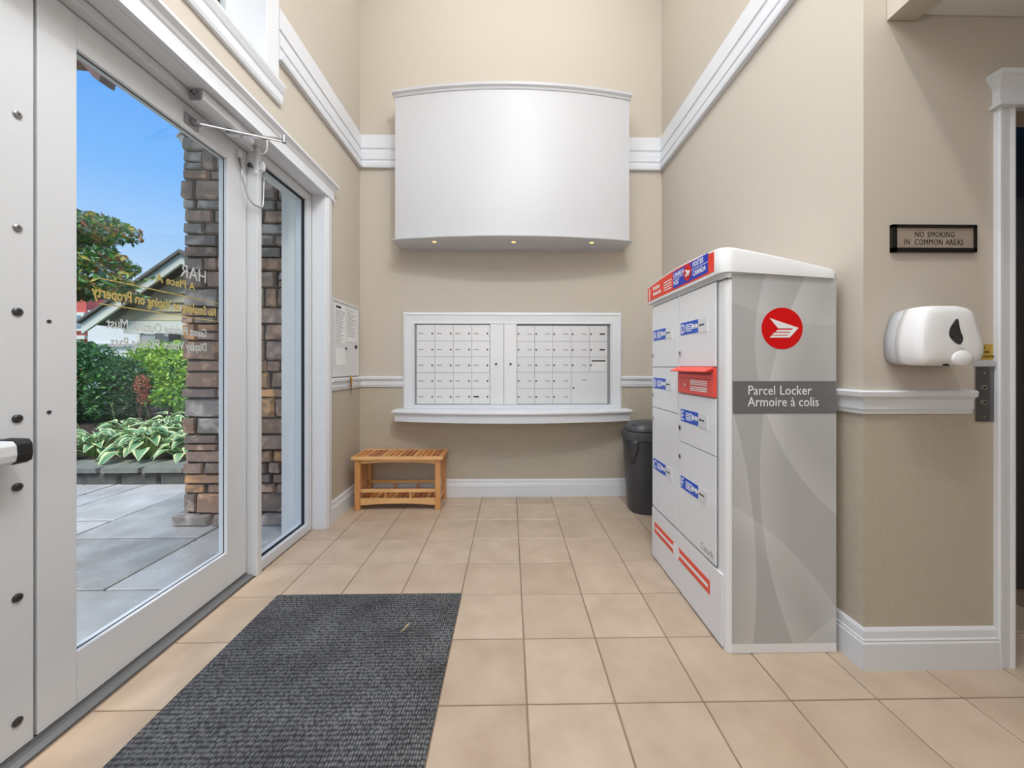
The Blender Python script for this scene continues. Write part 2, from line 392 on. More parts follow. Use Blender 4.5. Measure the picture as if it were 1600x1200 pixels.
# door casing: right leg and moulded head
bm = bmesh.new()
loft(bm, [[(x, y, z) for x, y in ((XL, 2.745), (-1.362, 2.745), (-1.356, 2.752), (-1.356, 2.768), (-1.350, 2.775), (-1.350, 2.815), (-1.355, 2.832), (XL, 2.834))] for z in (0, 2.463)])
trim(bm)
HEAD = [(0, 2.458), (0.030, 2.458), (0.030, 2.470), (0.022, 2.474), (0.022, 2.535), (0.028, 2.542), (0.034, 2.556), (0.048, 2.570), (0.052, 2.574), (0.052, 2.588), (0, 2.588)]
trim(sweep(HEAD, [(XL, 0.1), (XL, 2.848), (-1.45, 2.848)], 0))
# jamb and soffit lining between frame and casing
bm = bmesh.new(); box(bm, -1.457, XL, 2.745, 2.80, 0, 2.458); box(bm, -1.457, XL - 0.0005, 0.2, 2.80, 2.456, 2.50); trim(bm)
# casing of the corridor opening with its moulded cap
bm = bmesh.new()
loft(bm, [[(x, y, z) for x, y in ((1.936, YC), (1.936, 1.436), (1.940, 1.431), (1.950, 1.431), (1.953, 1.435), (1.985, 1.437), (1.998, 1.432), (2.006, 1.434), (2.010, YC))] for z in (0, 2.226)])
trim(bm)
CAP = [(0, 2.222), (0.018, 2.224), (0.021, 2.230), (0.005, 2.244), (0.005, 2.298), (0.010, 2.310), (0.021, 2.330), (0.029, 2.338), (0.031, 2.356), (0, 2.360)]
bm = sweep(CAP, [(1.936, YC), (1.936, 1.431), (3.3, 1.431)], 0); bm2 = sweep(CAP, [(1.936, YC), (1.936, 1.431), (3.3, 1.431)], 1)
me_ = bpy.data.meshes.new('tmp'); bm2.to_mesh(me_); bm.from_mesh(me_); bm2.free(); bpy.data.meshes.remove(me_)
box(bm, 1.937, 3.3, 1.4315, YC, 2.223, 2.359)
trim(bm)
# jamb of the opening and lift front beyond
bm = bmesh.new(); box(bm, 1.990, 2.006, YC + 0.0, 1.60, 0, 2.25); trim(bm)
lf = sroot('wall_lift', (2.9, 1.98, 0))
obox('lift_surround', 'elevator_dark', (1.55, 4.0, 1.96, 2.1, 0, 3.0), lf)
obox('lift_door', 'brushed', (2.55, 2.97, 1.94, 1.958, 0.01, 2.1), lf, bevel=0.003)
obox('lift_door', 'brushed', (2.975, 3.4, 1.94, 1.958, 0.01, 2.1), lf, bevel=0.003)

# ---------------------------------------------------------------- entrance doors
SPX = -1.50
def leaf(name, y0, y1, glass_y0, glass_y1, gz0=0.21, gz1=2.299, ztop=2.414):
    d = sroot(name, (SPX, y0, 0.028)); bm = bmesh.new()
    xb = -1.545
    box(bm, xb, SPX, y0, glass_y0, 0.028, ztop); box(bm, xb, SPX, glass_y1, y1, 0.028, ztop)
    d1 = obj('stile', (lambda b: (box(b, xb, SPX, y0, glass_y0, 0.028, ztop), b)[1])(bmesh.new()), 'frame_white', d, bevel=0.002)
    bm.free()
    obox('stile', 'frame_white', (xb, SPX, glass_y1, y1, 0.028, ztop), d, bevel=0.002)
    obox('bottom_rail', 'frame_white', (xb, SPX, glass_y0 + 0.0005, glass_y1 - 0.0005, 0.028, gz0), d, bevel=0.002)
    obox('top_rail', 'frame_white', (xb, SPX, glass_y0 + 0.0005, glass_y1 - 0.0005, gz1, ztop), d, bevel=0.002)
    # dark gasket line round the glass
    bm = bmesh.new(); t = 0.0035
    for b in ((glass_y0, glass_y1, gz0, gz0 + t), (glass_y0, glass_y1, gz1 - t, gz1), (glass_y0, glass_y0 + t, gz0, gz1), (glass_y1 - t, glass_y1, gz0, gz1)):
        box(bm, -1.5185, -1.5165, *b)
    gk = obj('gasket', bm, 'rubber', d)
    obox('glass_pane', 'glass', (-1.523, -1.519, glass_y0 + 0.001, glass_y1 - 0.001, gz0 + 0.001, gz1 - 0.001), d)
    return d
d1 = leaf('door_1', 1.199, 2.129, 1.306, 1.986)
d2 = leaf('door_2', 0.262, 1.190, 0.405, 1.080)
obox('astragal', 'sill_metal', (-1.540, -1.512, 1.1915, 1.1975, 0.03, 2.41), d1)
# two screw holes and lettering on the glass, written for the reader outside
bm = bmesh.new()
for z in (1.345, 1.05): cylx(bm, -1.5015, -1.498, 1.228, z, 0.006, 10)
obj('screw_hole', bm, 'metal_dark', d1)
gy1 = 1.885; RT, UP = (0, -1, 0), (0, 0, 1); gxp = -1.5245
text('lettering', 'HAR', 0.088, 'frost_text', d1, (gxp, gy1, 1.615), RT, UP, sx=0.85, label='frosted letters HAR')
text('lettering', 'A Place A', 0.050, 'gold_text', d1, (gxp, gy1 - 0.07, 1.565), RT, UP, bold=0.001, label='gold lettering, top line')
text('lettering', 'No Smoking or Vaping on Property', 0.060, 'gold_text', d1, (gxp, gy1 + 0.06, 1.455), RT, UP, bold=0.0015, sx=0.66, label='gold no-smoking line')
text('lettering', 'Guest Parking Outside Must', 0.056, 'frost_text', d1, (gxp, gy1 + 0.0, 1.345), RT, UP, bold=0.001, sx=0.72, label='frosted parking lines')
text('lettering', 'Display Visitor Parking Pass', 0.056, 'frost_text', d1, (gxp, gy1 + 0.0, 1.275), RT, UP, bold=0.001, sx=0.72, label='frosted parking lines')
for z in (1.525, 1.430): obox('gold_rule', 'gold_text', (-1.5255, -1.5235, 1.40, 1.955, z, z + 0.004), d1)
# through-bolts of the neighbouring leaf
for z, m_ in ((1.965, 'label_grey'), (1.62, 'label_grey'), (1.365, 'metal_dark'), (1.04, 'metal_dark'), (0.832, 'metal_dark'), (0.495, 'metal_dark'), (0.118, 'metal_dark')):
    bm = bmesh.new(); r = 0.011 if m_ == 'label_grey' else 0.0125
    loft(bm, [[(x, 1.150 + rr * math.cos(a), z + rr * math.sin(a)) for a in [2 * math.pi * q / 16 for q in range(16)]] for x, rr in ((-1.502, r), (-1.496, r), (-1.4935, r * 0.7))])
    b_ = obj('bolt_head', bm, 'metal_dark' if m_ != 'label_grey' else 'metal', d2, smooth=False)
    bm = bmesh.new(); cylx(bm, -1.4937, -1.4928, 1.150, z, 0.003, 6); obj('bolt_recess', bm, 'rubber', b_)
pb = thing('push_bar', 'white exit push bar with black end cap across the left door leaf', 'push bar', (-1.46, 0.75, 0.90))
bm = bmesh.new()
sec = [(-1.475, 0.918), (-1.430, 0.918), (-1.416, 0.926), (-1.412, 0.945), (-1.414, 0.972), (-1.424, 0.984), (-1.475, 0.986)]
loft(bm, [[(x, y, z) for x, z in sec] for y in (0.36, 1.085)]); obj('bar', bm, 'frame_white', pb, bevel=0.002)
bm = bmesh.new(); sec2 = [(a - 0.0 if a < -1.46 else a + 0.002, b + (0.002 if b > 0.95 else -0.002)) for a, b in sec]
loft(bm, [[(x, y, z) for x, z in sec2] for y in (1.0855, 1.118)] + [[(-1.475 + (x + 1.475) * 0.8, 1.124, 0.952 + (z - 0.952) * 0.9) for x, z in sec2]])
obj('end_cap', bm, 'rubber', pb, bevel=0.002)
for y in (0.40, 1.03): obox('mounting_bracket', 'metal', (-1.4995, -1.474, y - 0.02, y + 0.02, 0.93, 0.975), pb)

# frame: centre post, head, threshold
bm = bmesh.new(); box(bm, -1.56, -1.442, 2.134, 2.172, 0, 2.455)
trim(bm, 'frame_white', bevel=0.003)
bm = bmesh.new(); box(bm, -1.56, -1.458, 0.2, 2.133, 2.418, 2.4555); trim(bm, 'frame_white', bevel=0.002)
bm = bmesh.new(); box(bm, -1.56, -1.50, 0.2, 0.258, 0, 2.417); trim(bm, 'frame_white', bevel=0.002)
bm = bmesh.new()
poly(bm, [(-1.60, 0.2, -0.03), (-1.461, 0.2, -0.03), (-1.461, 0.2, 0.006), (-1.480, 0.2, 0.014), (-1.498, 0.2, 0.016), (-1.498, 0.2, 0.024), (-1.56, 0.2, 0.024), (-1.60, 0.2, 0.0)], (0, 1.932, 0))
trim(bm, 'sill_metal')
# sidelight
w1 = sroot('window_1', (-1.48, 2.45, 0))
fr = (-1.545, -1.458)
obox('stile', 'frame_white', (fr[0], fr[1], 2.690, 2.744, 0, 2.455), w1, bevel=0.003)
obox('bottom_rail', 'frame_white', (fr[0], fr[1], 2.173, 2.6895, 0, 0.060), w1, bevel=0.003)
obox('top_rail', 'frame_white', (fr[0], fr[1], 2.173, 2.6895, 2.400, 2.455), w1, bevel=0.003)
bm = bmesh.new(); t = 0.006
for b in ((2.174, 2.689, 0.0605, 0.0605 + t), (2.174, 2.689, 2.3995 - t, 2.3995), (2.6835, 2.6895, 0.0605, 2.3995)): box(bm, -1.50, -1.482, *b)
obj('gasket', bm, 'rubber', w1)
obox('glass_pane', 'glass', (-1.493, -1.489, 2.174, 2.688, 0.062, 2.398), w1)
bm = bmesh.new(); box(bm, -1.66, -1.546, 2.715, 2.80, -0.02, 2.5); box(bm, -1.66, -1.546, 0.2, 2.80, 2.46, 2.5)
trim(bm, 'render_white')
# upper window: deep white reveal, casing and moulded stool
w2 = sroot('window_2', (XL, 1.3, 2.87))
bm = bmesh.new(); y0, y1, z0, z1 = 0.5, 2.115, 2.83, 4.2
box(bm, -1.56, XL + 0.001, y1 - 0.035, y1 - 0.0005, z0, z1); box(bm, -1.56, XL + 0.001, y0, y0 + 0.035, z0, z1)
box(bm, -1.56, XL + 0.001, y0, y1 - 0.001, z0, 2.87); box(bm, -1.56, XL + 0.001, y0, y1 - 0.001, z1 - 0.04, z1)
obj('reveal', bm, 'trim_white', w2)
bm = bmesh.new(); box(bm, XL, XL + 0.020, 2.080, 2.192, 2.862, 4.24); box(bm, XL, XL + 0.020, 0.42, 0.5, 2.862, 4.24); box(bm, XL, XL + 0.02, 0.5, 2.08, 4.16, 4.24)
obj('casing', bm, 'trim_white', w2, bevel=0.002)
obj('stool', sweep([(0, 2.745), (0.018, 2.745), (0.024, 2.762), (0.024, 2.806), (0.030, 2.815), (0.042, 2.846), (0.044, 2.862), (0, 2.862)], [(XL, 0.40), (XL, 2.222)], 0), 'trim_white', w2)
bm = bmesh.new(); box(bm, -1.57, -1.54, 0.53, 2.08, 2.87, 2.92); box(bm, -1.57, -1.54, 0.53, 2.08, 4.11, 4.16); box(bm, -1.57, -1.54, 2.03, 2.08, 2.92, 4.11); box(bm, -1.57, -1.54, 0.53, 0.58, 2.92, 4.11)
obj('sash', bm, 'frame_white', w2); obox('glass_pane', 'glass', (-1.556, -1.552, 0.58, 2.03, 2.92, 4.11), w2)

# door closer on the frame head
dc = thing('door_closer', 'white overhead door closer with silver arm above the glass door', 'door closer', (-1.42, 1.86, 2.39))
bm = bmesh.new(); loft(bm, [[(x, y, z) for x, z in ((-1.455, 2.452), (-1.455, 2.405), (-1.440, 2.398), (-1.402, 2.398), (-1.388, 2.408), (-1.388, 2.452))] for y in (1.70, 2.03)])
obj('body', bm, 'frame_white', dc, bevel=0.003)
bm = bmesh.new(); box(bm, -1.447, -1.396, 1.692, 1.6995, 2.404, 2.447); e_ = obj('end_plate', bm, 'metal', dc)
bm = bmesh.new()
for x, z in ((-1.437, 2.438), (-1.425, 2.425), (-1.412, 2.437)): cyly(bm, x, 1.689, 1.6915, z, 0.004, 8)
obj('adjusting_screw', bm, 'metal_dark', e_)
bm = bmesh.new(); cylz(bm, -1.42, 1.90, 2.378, 2.3975, 0.016, 14); obj('spindle', bm, 'metal_dark', dc)
bm = bmesh.new(); loft(bm, [[(x, y + s * w, z) for s, z in ((-1, 2.368), (1, 2.368), (1, 2.377), (-1, 2.377))] for x, y, w in ((-1.435, 1.895, 0.014), (-1.30, 1.915, 0.011), (-1.165, 1.935, 0.010))])
obj('main_arm', bm, 'chrome', dc, bevel=0.001)
bm = bmesh.new(); cylz(bm, -1.170, 1.934, 2.355, 2.392, 0.011, 12); obj('elbow_pivot', bm, 'metal', dc)
bm = bmesh.new(); tube(bm, [(-1.170, 1.934, 2.360), (-1.470, 1.770, 2.345)], 0.006, 8); obj('forearm', bm, 'chrome', dc)
bm = bmesh.new(); box(bm, -1.4995, -1.492, 1.725, 1.80, 2.322, 2.372); box(bm, -1.492, -1.462, 1.752, 1.784, 2.336, 2.356); obj('arm_shoe', bm, 'metal', dc, bevel=0.002)

# armoured loop cable from leaf to post, with its studs
lc = thing('loop_cable', 'grey wire loop hanging from glass door to centre post', 'cable', (-1.47, 2.12, 2.20))
pts = []
A, B = Vector((-1.492, 2.062, 2.355)), Vector((-1.425, 2.165, 2.335))
for i in range(15):
    t = i / 14; p = A.lerp(B, t); p.z -= 0.24 * (1 - (2 * t - 1) ** 4) ; p.x += 0.030 * math.sin(math.pi * t); p.y += 0.01 * math.sin(math.pi * t); pts.append(p)
bm = bmesh.new(); tube(bm, pts, 0.0045, 8); obj('cable', bm, 'metal', lc, smooth=True)
bm = bmesh.new(); box(bm, -1.4995, -1.484, 2.050, 2.074, 2.345, 2.385); obj('cable_stud', bm, 'frame_white', lc, bevel=0.004)
bm = bmesh.new(); box(bm, -1.4415, -1.418, 2.150, 2.171, 2.325, 2.375); obj('cable_stud', bm, 'frame_white', lc, bevel=0.003)
ds = thing('door_stop', 'dark round stop knob on the post beside the glass door', 'door stop', (-1.47, 2.12, 2.32))
bm = bmesh.new(); loft(bm, [[(-1.470 + r * math.cos(a), y, 2.335 + r * math.sin(a)) for a in [2 * math.pi * q / 14 for q in range(14)]] for y, r in ((2.1335, 0.006), (2.122, 0.006), (2.120, 0.013), (2.112, 0.015), (2.108, 0.010))])
obj('knob', bm, 'metal_dark', ds, smooth=True)
bm = bmesh.new(); tube(bm, [(-1.465, 2.115, 2.325), (-1.448, 2.118, 2.303), (-1.430, 2.13, 2.298), (-1.420, 2.15, 2.318), (-1.4175, 2.158, 2.335)], 0.003, 6); obj('wire', bm, 'metal', ds)
hk = thing('wall_hook', 'small white J hook on the head trim right of the loop cable', 'hook', (-1.35, 2.16, 2.44))
bm = bmesh.new(); tube(bm, [(-1.352, 2.06, 2.475), (-1.340, 2.06, 2.470), (-1.338, 2.06, 2.425), (-1.342, 2.062, 2.385), (-1.360, 2.064, 2.368), (-1.374, 2.064, 2.376)], 0.0035, 6); obj('hook', bm, 'frame_white', hk, smooth=True)

# ---------------------------------------------------------------- parcel locker
X0, X1, Y0, Y1 = 0.900, 1.372, 1.530, 2.340
lk = thing('parcel_locker', 'tall white parcel locker with red header and grey printed side', 'locker', ((X0 + X1) / 2, (Y0 + Y1) / 2, 0))
def rrect(x0, x1, y0, y1, r, n=5):
    pts = []
    for cx, cy, a0 in ((x1 - r, y1 - r, 0), (x0 + r, y1 - r, 90), (x0 + r, y0 + r, 180), (x1 - r, y0 + r, 270)):
        for q in range(n + 1):
            a = R(a0 + 90 * q / n); pts.append((cx + r * math.cos(a), cy + r * math.sin(a)))
    return pts
bm = bmesh.new(); loft(bm, [[(x, y, z) for x, y in rrect(X0 + 0.006, X1, Y0, Y1, 0.022)] for z in (0, 1.60)])
obj('body', bm, 'locker_white', lk, smooth=False)
# cover: bowed top that falls towards the wall
cx0, cx1, cy0, cy1 = 0.882, 1.376, 1.518, 2.392
def topz(x, y):
    t = (x - cx0) / (cx1 - cx0); s = (y - cy0) / (cy1 - cy0)
    return 1.700 - 0.098 * t ** 1.15 + 0.025 * math.sin(math.pi * s) * (1 - t)
outl = rrect(cx0, cx1, cy0, cy1, 0.045, 8)
dens = []
for a, b in zip(outl, outl[1:] + outl[:1]):
    L = math.hypot(b[0] - a[0], b[1] - a[1]); n = max(1, int(L / 0.06))
    for q in range(n): dens.append((a[0] + (b[0] - a[0]) * q / n, a[1] + (b[1] - a[1]) * q / n))
ccx, ccy = (cx0 + cx1) / 2, (cy0 + cy1) / 2
def shrink(d, x, y):
    return (ccx + (x - ccx) * (1 - d / 0.25), ccy + (y - ccy) * (1 - d / 0.44))
rings = [[(x, y, 1.594 - 0.030 * (x - cx0) / (cx1 - cx0)) for x, y in dens], [(x, y, topz(x, y) - 0.010) for x, y in dens],
         [shrink(0.004, x, y) + (topz(x, y) - 0.003,) for x, y in dens], [shrink(0.012, x, y) + (topz(x, y),) for x, y in dens],
         [shrink(0.10, x, y) + (topz(*shrink(0.10, x, y)) + 0.004,) for x, y in dens], [shrink(0.2, x, y) + (topz(*shrink(0.2, x, y)) + 0.004,) for x, y in dens]]
bm = bmesh.new(); loft(bm, rings); obj('top_cover', bm, 'locker_white', lk, smooth=True).modifiers.new('es', 'EDGE_SPLIT').split_angle = R(40)
obox('cover_joint', 'gap_dark', (X0 + 0.002, X1 - 0.002, Y0 - 0.0015, Y1, 1.565, 1.568), lk)
# header sign
hx = cx0 - 0.0012
bm = bmesh.new(); n = 14; ys = [1.585 + (2.352 - 1.585) * q / n for q in range(n + 1)]
bot = [(hx, y, 1.608) for y in ys]; tp = [(hx, y, topz(cx0, y) - 0.012) for y in ys]
poly(bm, bot + tp[::-1], (0.0010, 0, 0)); hs = obj('header_sign', bm, 'red_sign', lk)
bm = bmesh.new()
for q in range(n):
    poly(bm, [(hx - 0.0002, ys[q], tp[q][2]), (hx - 0.0002, ys[q + 1], tp[q + 1][2]), (hx - 0.0002, ys[q + 1], tp[q + 1][2] + 0.005), (hx - 0.0002, ys[q], tp[q][2] + 0.005)], (0.001, 0, 0))
obj('border', bm, 'print_white', hs)
hx2 = hx - 0.0012; RR = (0, -1, 0)
bm = bmesh.new(); box(bm, hx2, hx2 + 0.001, 1.632, 1.985, 1.617, 1.704); obj('blue_field', bm, 'blue_sign', hs)
bm = bmesh.new(); box(bm, hx2 - 0.0012, hx2 - 0.0002, 1.632, 1.985, 1.6625, 1.6655); obj('white_rule', bm, 'print_white', hs)
def emblem(parent, c, r, right, up, deep):
    """round red badge with a pale wing of stacked stripes"""
    c, rt, u, n_ = Vector(c), Vector(right), Vector(up), Vector(deep)
    bm = bmesh.new(); poly(bm, [c + rt * r * math.cos(2 * math.pi * q / 40) + u * r * math.sin(2 * math.pi * q / 40) for q in range(40)], -n_ * 0.001)
    e = obj('round_badge', bm, 'emblem_red', parent)
    if e.parent and e.parent.parent: host = parent; kids = parent
    else: host = e
    def P(a, b): return c + rt * r * a + u * r * b + n_ * 0.0004
    shapes = [[(-0.62, 0.50), (0.78, 0.03), (0.36, -0.42), (0.36, -0.42), (0.56, 0.0), (-0.20, 0.0)],
              ]
    bm = bmesh.new()
    poly(bm, [P(*p) for p in ((-0.62, 0.50), (0.79, 0.03), (0.62, -0.04), (-0.20, 0.0))], n_ * 0.0012)
    poly(bm, [P(*p) for p in ((0.50, -0.015), (0.79, 0.03), (0.36, -0.44), (0.20, -0.30))], n_ * 0.0011)
    for (xa, xb, z_) in ((-0.22, 0.50, -0.04), (-0.38, 0.40, -0.185), (-0.52, 0.30, -0.33)):
        poly(bm, [P(xa, z_), P(xb, z_), P(xb + 0.02, z_ - 0.105), P(xa - 0.11, z_ - 0.105)], n_ * 0.0010)
    obj('wing_mark', bm, 'print_white', host)
    return e
emblem(hs, (hx2 - 0.0014, 1.820, 1.664), 0.040, RR, (0, 0, 1), (-1, 0, 0))
hx3 = hx2 - 0.0003
text('lettering', 'CANADA', 0.034, 'print_white', hs, (hx3, 1.978, 1.672), RR, UP, bold=0.0006, sx=0.82)
text('lettering', 'POST', 0.034, 'print_white', hs, (hx3, 1.978, 1.632), RR, UP, bold=0.0006, sx=0.82)
text('lettering', 'POSTES', 0.034, 'print_white', hs, (hx3, 1.768, 1.674), RR, UP, bold=0.0006, sx=0.86)
text('lettering', 'CANADA', 0.034, 'print_white', hs, (hx3, 1.768, 1.632), RR, UP, bold=0.0006, sx=0.82)
text('lettering', '1', 0.104, 'print_white', hs, (hx2, 2.345, 1.613), RR, UP, bold=0.0012)
text('lettering', 'Parcel Locker', 0.033, 'print_white', hs, (hx2, 2.262, 1.664), RR, UP, bold=0.0008, sx=0.55)
text('lettering', 'Armoire à colis', 0.033, 'print_white', hs, (hx2, 2.262, 1.630), RR, UP, bold=0.0008, sx=0.55)
bm = bmesh.new()
for q in range(4): box(bm, hx2, hx2 + 0.001, 2.005, 2.105, 1.627 + 0.015 * q, 1.6325 + 0.015 * q)
obj('small_print', bm, 'print_white', hs)
# doors on the front
fx = X0 + 0.002
def locker_door(y0, y1, z0, z1, letter, lz, lockz, wordmark=False):
    d = obox('compartment_door', 'locker_white', (X0 - 0.005, fx + 0.004, y0, y1, z0, z1), lk, bevel=0.0015, label='door %s' % letter)
    x = X0 - 0.0063
    ya, yb = y1 - 0.020, y1 - 0.198
    bm = bmesh.new()
    notch = [(x, ya, lz), (x, ya, lz + 0.063), (x, yb, lz + 0.063), (x, yb, lz + 0.040), (x, yb + 0.028, lz + 0.048), (x, yb + 0.034, lz + 0.034), (x, yb + 0.028, lz + 0.018), (x, yb, lz + 0.026), (x, yb, lz)]
    poly(bm, notch, (0.0012, 0, 0)); obj('blue_label', bm, 'blue_label', d)
    text('lettering', letter, 0.066, 'print_white', d, (x - 0.0003, ya - 0.006, lz + 0.009), RR, UP, bold=0.001, sx=0.85)
    bm = bmesh.new()
    for q, w in enumerate((0.066, 0.052, 0.056, 0.06)): box(bm, x - 0.0006, x, ya - 0.056 - w, ya - 0.056, lz + 0.044 - q * 0.010, lz + 0.0495 - q * 0.010)
    obj('small_print', bm, 'print_white', d)
    # key silhouette: bow, shank
    bm = bmesh.new(); c = Vector((x, yb + 0.048, lz + 0.033))
    poly(bm, [c + Vector((0, 0.015 * math.cos(a), 0.013 * math.sin(a))) for a in [2 * math.pi * q / 14 for q in range(14)]], (-0.0006, 0, 0))
    box(bm, x - 0.0006, x, yb + 0.006, yb + 0.036, lz + 0.029, lz + 0.037)
    obj('key_symbol', bm, 'print_white', d)
    bm = bmesh.new(); box(bm, x - 0.001, x + 0.001, yb - 0.080, yb - 0.004, lz - 0.002, lz + 0.063); box(bm, x - 0.0045, x + 0.001, yb - 0.090, yb - 0.082, lz - 0.004, lz + 0.066)
    hl = obj('key_plate', bm, ['cabinet_light'], d)
    bm = bmesh.new(); box(bm, x - 0.0018, x - 0.001, yb - 0.058, yb - 0.010, lz + 0.029, lz + 0.036); obj('key_slot', bm, 'metal_dark', d)
    bm = bmesh.new(); cylx(bm, X0 - 0.010, X0 - 0.004, y1 - 0.014, lockz, 0.0125, 14); obj('lock', bm, 'chrome', d)
    bm = bmesh.new(); box(bm, X0 - 0.0108, X0 - 0.0100, y1 - 0.0155, y1 - 0.0125, lockz - 0.006, lockz + 0.006); obj('keyhole', bm, 'rubber', d)
    if wordmark: text('lettering', 'Canada', 0.046, 'label_grey', d, (X0 - 0.0056, y0 + 0.125, z0 + 0.020), RR, UP, sx=0.8)
    return d
obox('door_recess', 'gap_mid', (X0 + 0.0005, X0 + 0.0055, 1.594, 2.318, 0.322, 1.574), lk)
FA, FB = 1.960, 2.312      # far column
NA, NB = 1.598, 1.944      # near column
obox('mullion', 'locker_white', (X0 - 0.002, X0 + 0.003, 1.9475, 1.9565, 0.322, 1.574), lk)
locker_door(FA, FB, 1.196, 1.566, 'A', 1.356, 1.264)
locker_door(FA, FB, 0.946, 1.192, 'B', 1.064, 1.022)
locker_door(FA, FB, 0.328, 0.942, 'C', 0.566, 0.875)
locker_door(NA, NB, 1.198, 1.566, 'D', 1.360, 1.267)
locker_door(NA, NB, 0.806, 1.056, 'E', 0.914, 0.877)
locker_door(NA, NB, 0.328, 0.802, 'F', 0.566, 0.726, True)
# red posting slot with its flap
ms = obox('posting_box', 'slot_red', (X0 - 0.012, X0 + 0.004, NA, NB, 1.062, 1.193), lk, bevel=0.0015)
bm = bmesh.new(); poly(bm, [(X0 - 0.012, NA, 1.196), (X0 - 0.055, NA, 1.176), (X0 - 0.053, NA, 1.172), (X0 - 0.012, NA, 1.188)], (0, NB - NA, 0))
fl_ = obj('flap', bm, 'slot_red', ms)
obox('slot_opening', 'slot_red_deep', (X0 - 0.0126, X0 - 0.0112, NA + 0.02, NB - 0.015, 1.158, 1.172), ms)
obox('seam', 'slot_red_deep', (X0 - 0.0124, X0 - 0.0115, NA + 0.004, NB - 0.004, 1.140, 1.142), ms)
bm = bmesh.new(); cylx(bm, X0 - 0.016, X0 - 0.0115, NB - 0.085, 1.106, 0.009, 14); obj('lock', bm, 'chrome', ms)
bm = bmesh.new()
for q in range(6): box(bm, X0 - 0.0128, X0 - 0.0118, NA + 0.055, NB - 0.135, 1.127 - q * 0.0085 - (0.004 if q > 2 else 0), 1.132 - q * 0.0085 - (0.004 if q > 2 else 0))
obj('small_print', bm, 'print_white', ms)
# plinth panel with striped sticker
bp_ = obox('plinth_panel', 'locker_white', (X0 - 0.004, fx + 0.004, 1.552, 2.322, 0.012, 0.316), lk, bevel=0.002)
bm = bmesh.new()
for a, b in ((1.645, 1.955), (2.005, 2.278)):
    box(bm, X0 - 0.0055, X0 - 0.0042, a, b, 0.172, 0.236)
obj('red_stripe', bm, 'stripe_red', bp_)
bm = bmesh.new()
for a, b in ((1.660, 1.94), (2.02, 2.265)): box(bm, X0 - 0.0062, X0 - 0.0056, a, b, 0.196, 0.212)
obj('small_print', bm, 'print_white', bp_)
bm = bmesh.new(); poly(bm, [(X0 - 0.0060, 1.980 + 0.040 * math.cos(a), 0.204 + 0.040 * math.sin(a)) for a in [2 * math.pi * q / 24 for q in range(24)]], (0.001, 0, 0)); obj('white_disc', bm, 'print_white', bp_)
# printed side panel
sp = obox('side_panel', 'swirl_vinyl', (0.926, 1.366, Y0 - 0.0025, Y0 + 0.001, 0.042, 1.585), lk)
obox('bottom_strip', 'locker_white', (0.926, 1.366, Y0 - 0.003, Y0 + 0.001, 0.002, 0.040), lk)
bd = obox('grey_band', 'band_grey', (0.9275, 1.3645, Y0 - 0.0035, Y0 - 0.0027, 1.001, 1.137), sp)
text('lettering', 'Parcel', 0.056, 'print_white', bd, (0.990, Y0 - 0.0038, 1.080), (1, 0, 0), UP, sx=0.86)
text('lettering', 'Locker', 0.056, 'print_white', bd, (1.124, Y0 - 0.0038, 1.080), (1, 0, 0), UP, sx=0.86)
text('lettering', 'Armoire à colis', 0.056, 'print_white', bd, (0.990, Y0 - 0.0038, 1.032), (1, 0, 0), UP, sx=0.86)
def side_emblem():
    c = Vector((1.136, Y0 - 0.0030, 1.357)); r = 0.087
    bm = bmesh.new(); poly(bm, [c + Vector((r * math.cos(2 * math.pi * q / 48), 0, r * math.sin(2 * math.pi * q / 48))) for q in range(48)], (0, -0.0008, 0))
    e = obj('round_badge', bm, 'emblem_red', sp)
    def P(a, b): return c + Vector((a * r, -0.0012, b * r))
    bm = bmesh.new()
    poly(bm, [P(*p) for p in ((-0.62, 0.50), (0.79, 0.03), (0.52, 0.0), (-0.20, 0.0))], (0, -0.0006, 0))
    poly(bm, [P(*p) for p in ((0.52, 0.0), (0.79, 0.03), (0.36, -0.44), (0.26, -0.34))], (0, -0.0006, 0))
    for (xa, xb, z_) in ((-0.22, 0.44, -0.065), (-0.40, 0.34, -0.21), (-0.52, 0.28, -0.345)):
        poly(bm, [P(xa, z_), P(xb + 0.09, z_), P(xb + 0.05, z_ - 0.095), P(xa - 0.10, z_ - 0.095)], (0, -0.0007, 0))
    obj('wing_mark', bm, 'print_white', sp)
side_emblem()

# ---------------------------------------------------------------- wall hood
def bow_ring(x0, x1, yend, ymid, z, yw, n=28):
    pts = [(x0, yw, z)]
    for q in range(n + 1):
        t = q / n; pts.append((x0 + (x1 - x0) * t, yend + (ymid - yend) * (1 - (2 * t - 1) ** 2), z))
    pts.append((x1, yw, z)); return pts
hd = thing('wall_hood', 'large white bow-fronted wall hood with three small downlights over the mailboxes', 'hood', (0.02, 3.2, 2.25))
bm = bmesh.new(); loft(bm, [bow_ring(-0.985, 1.030, 3.185, 3.070, z, YB - 0.001) for z in (2.285, 3.495)]); obj('body', bm, 'hood_white', hd)
def bow_mold(name, rows):
    bm = bmesh.new(); loft(bm, [bow_ring(-0.985 - d, 1.030 + d, 3.185 - d, 3.070 - d, z, YB - 0.001) for d, z in rows]); return obj(name, bm, 'hood_white', hd)
bow_mold('top_moulding', [(0.001, 3.496), (0.006, 3.500), (0.010, 3.512), (0.024, 3.525), (0.026, 3.545), (0.020, 3.550)])
bow_mold('bottom_lip', [(-0.030, 2.262), (0.024, 2.272), (0.026, 2.280), (0.001, 2.284)])
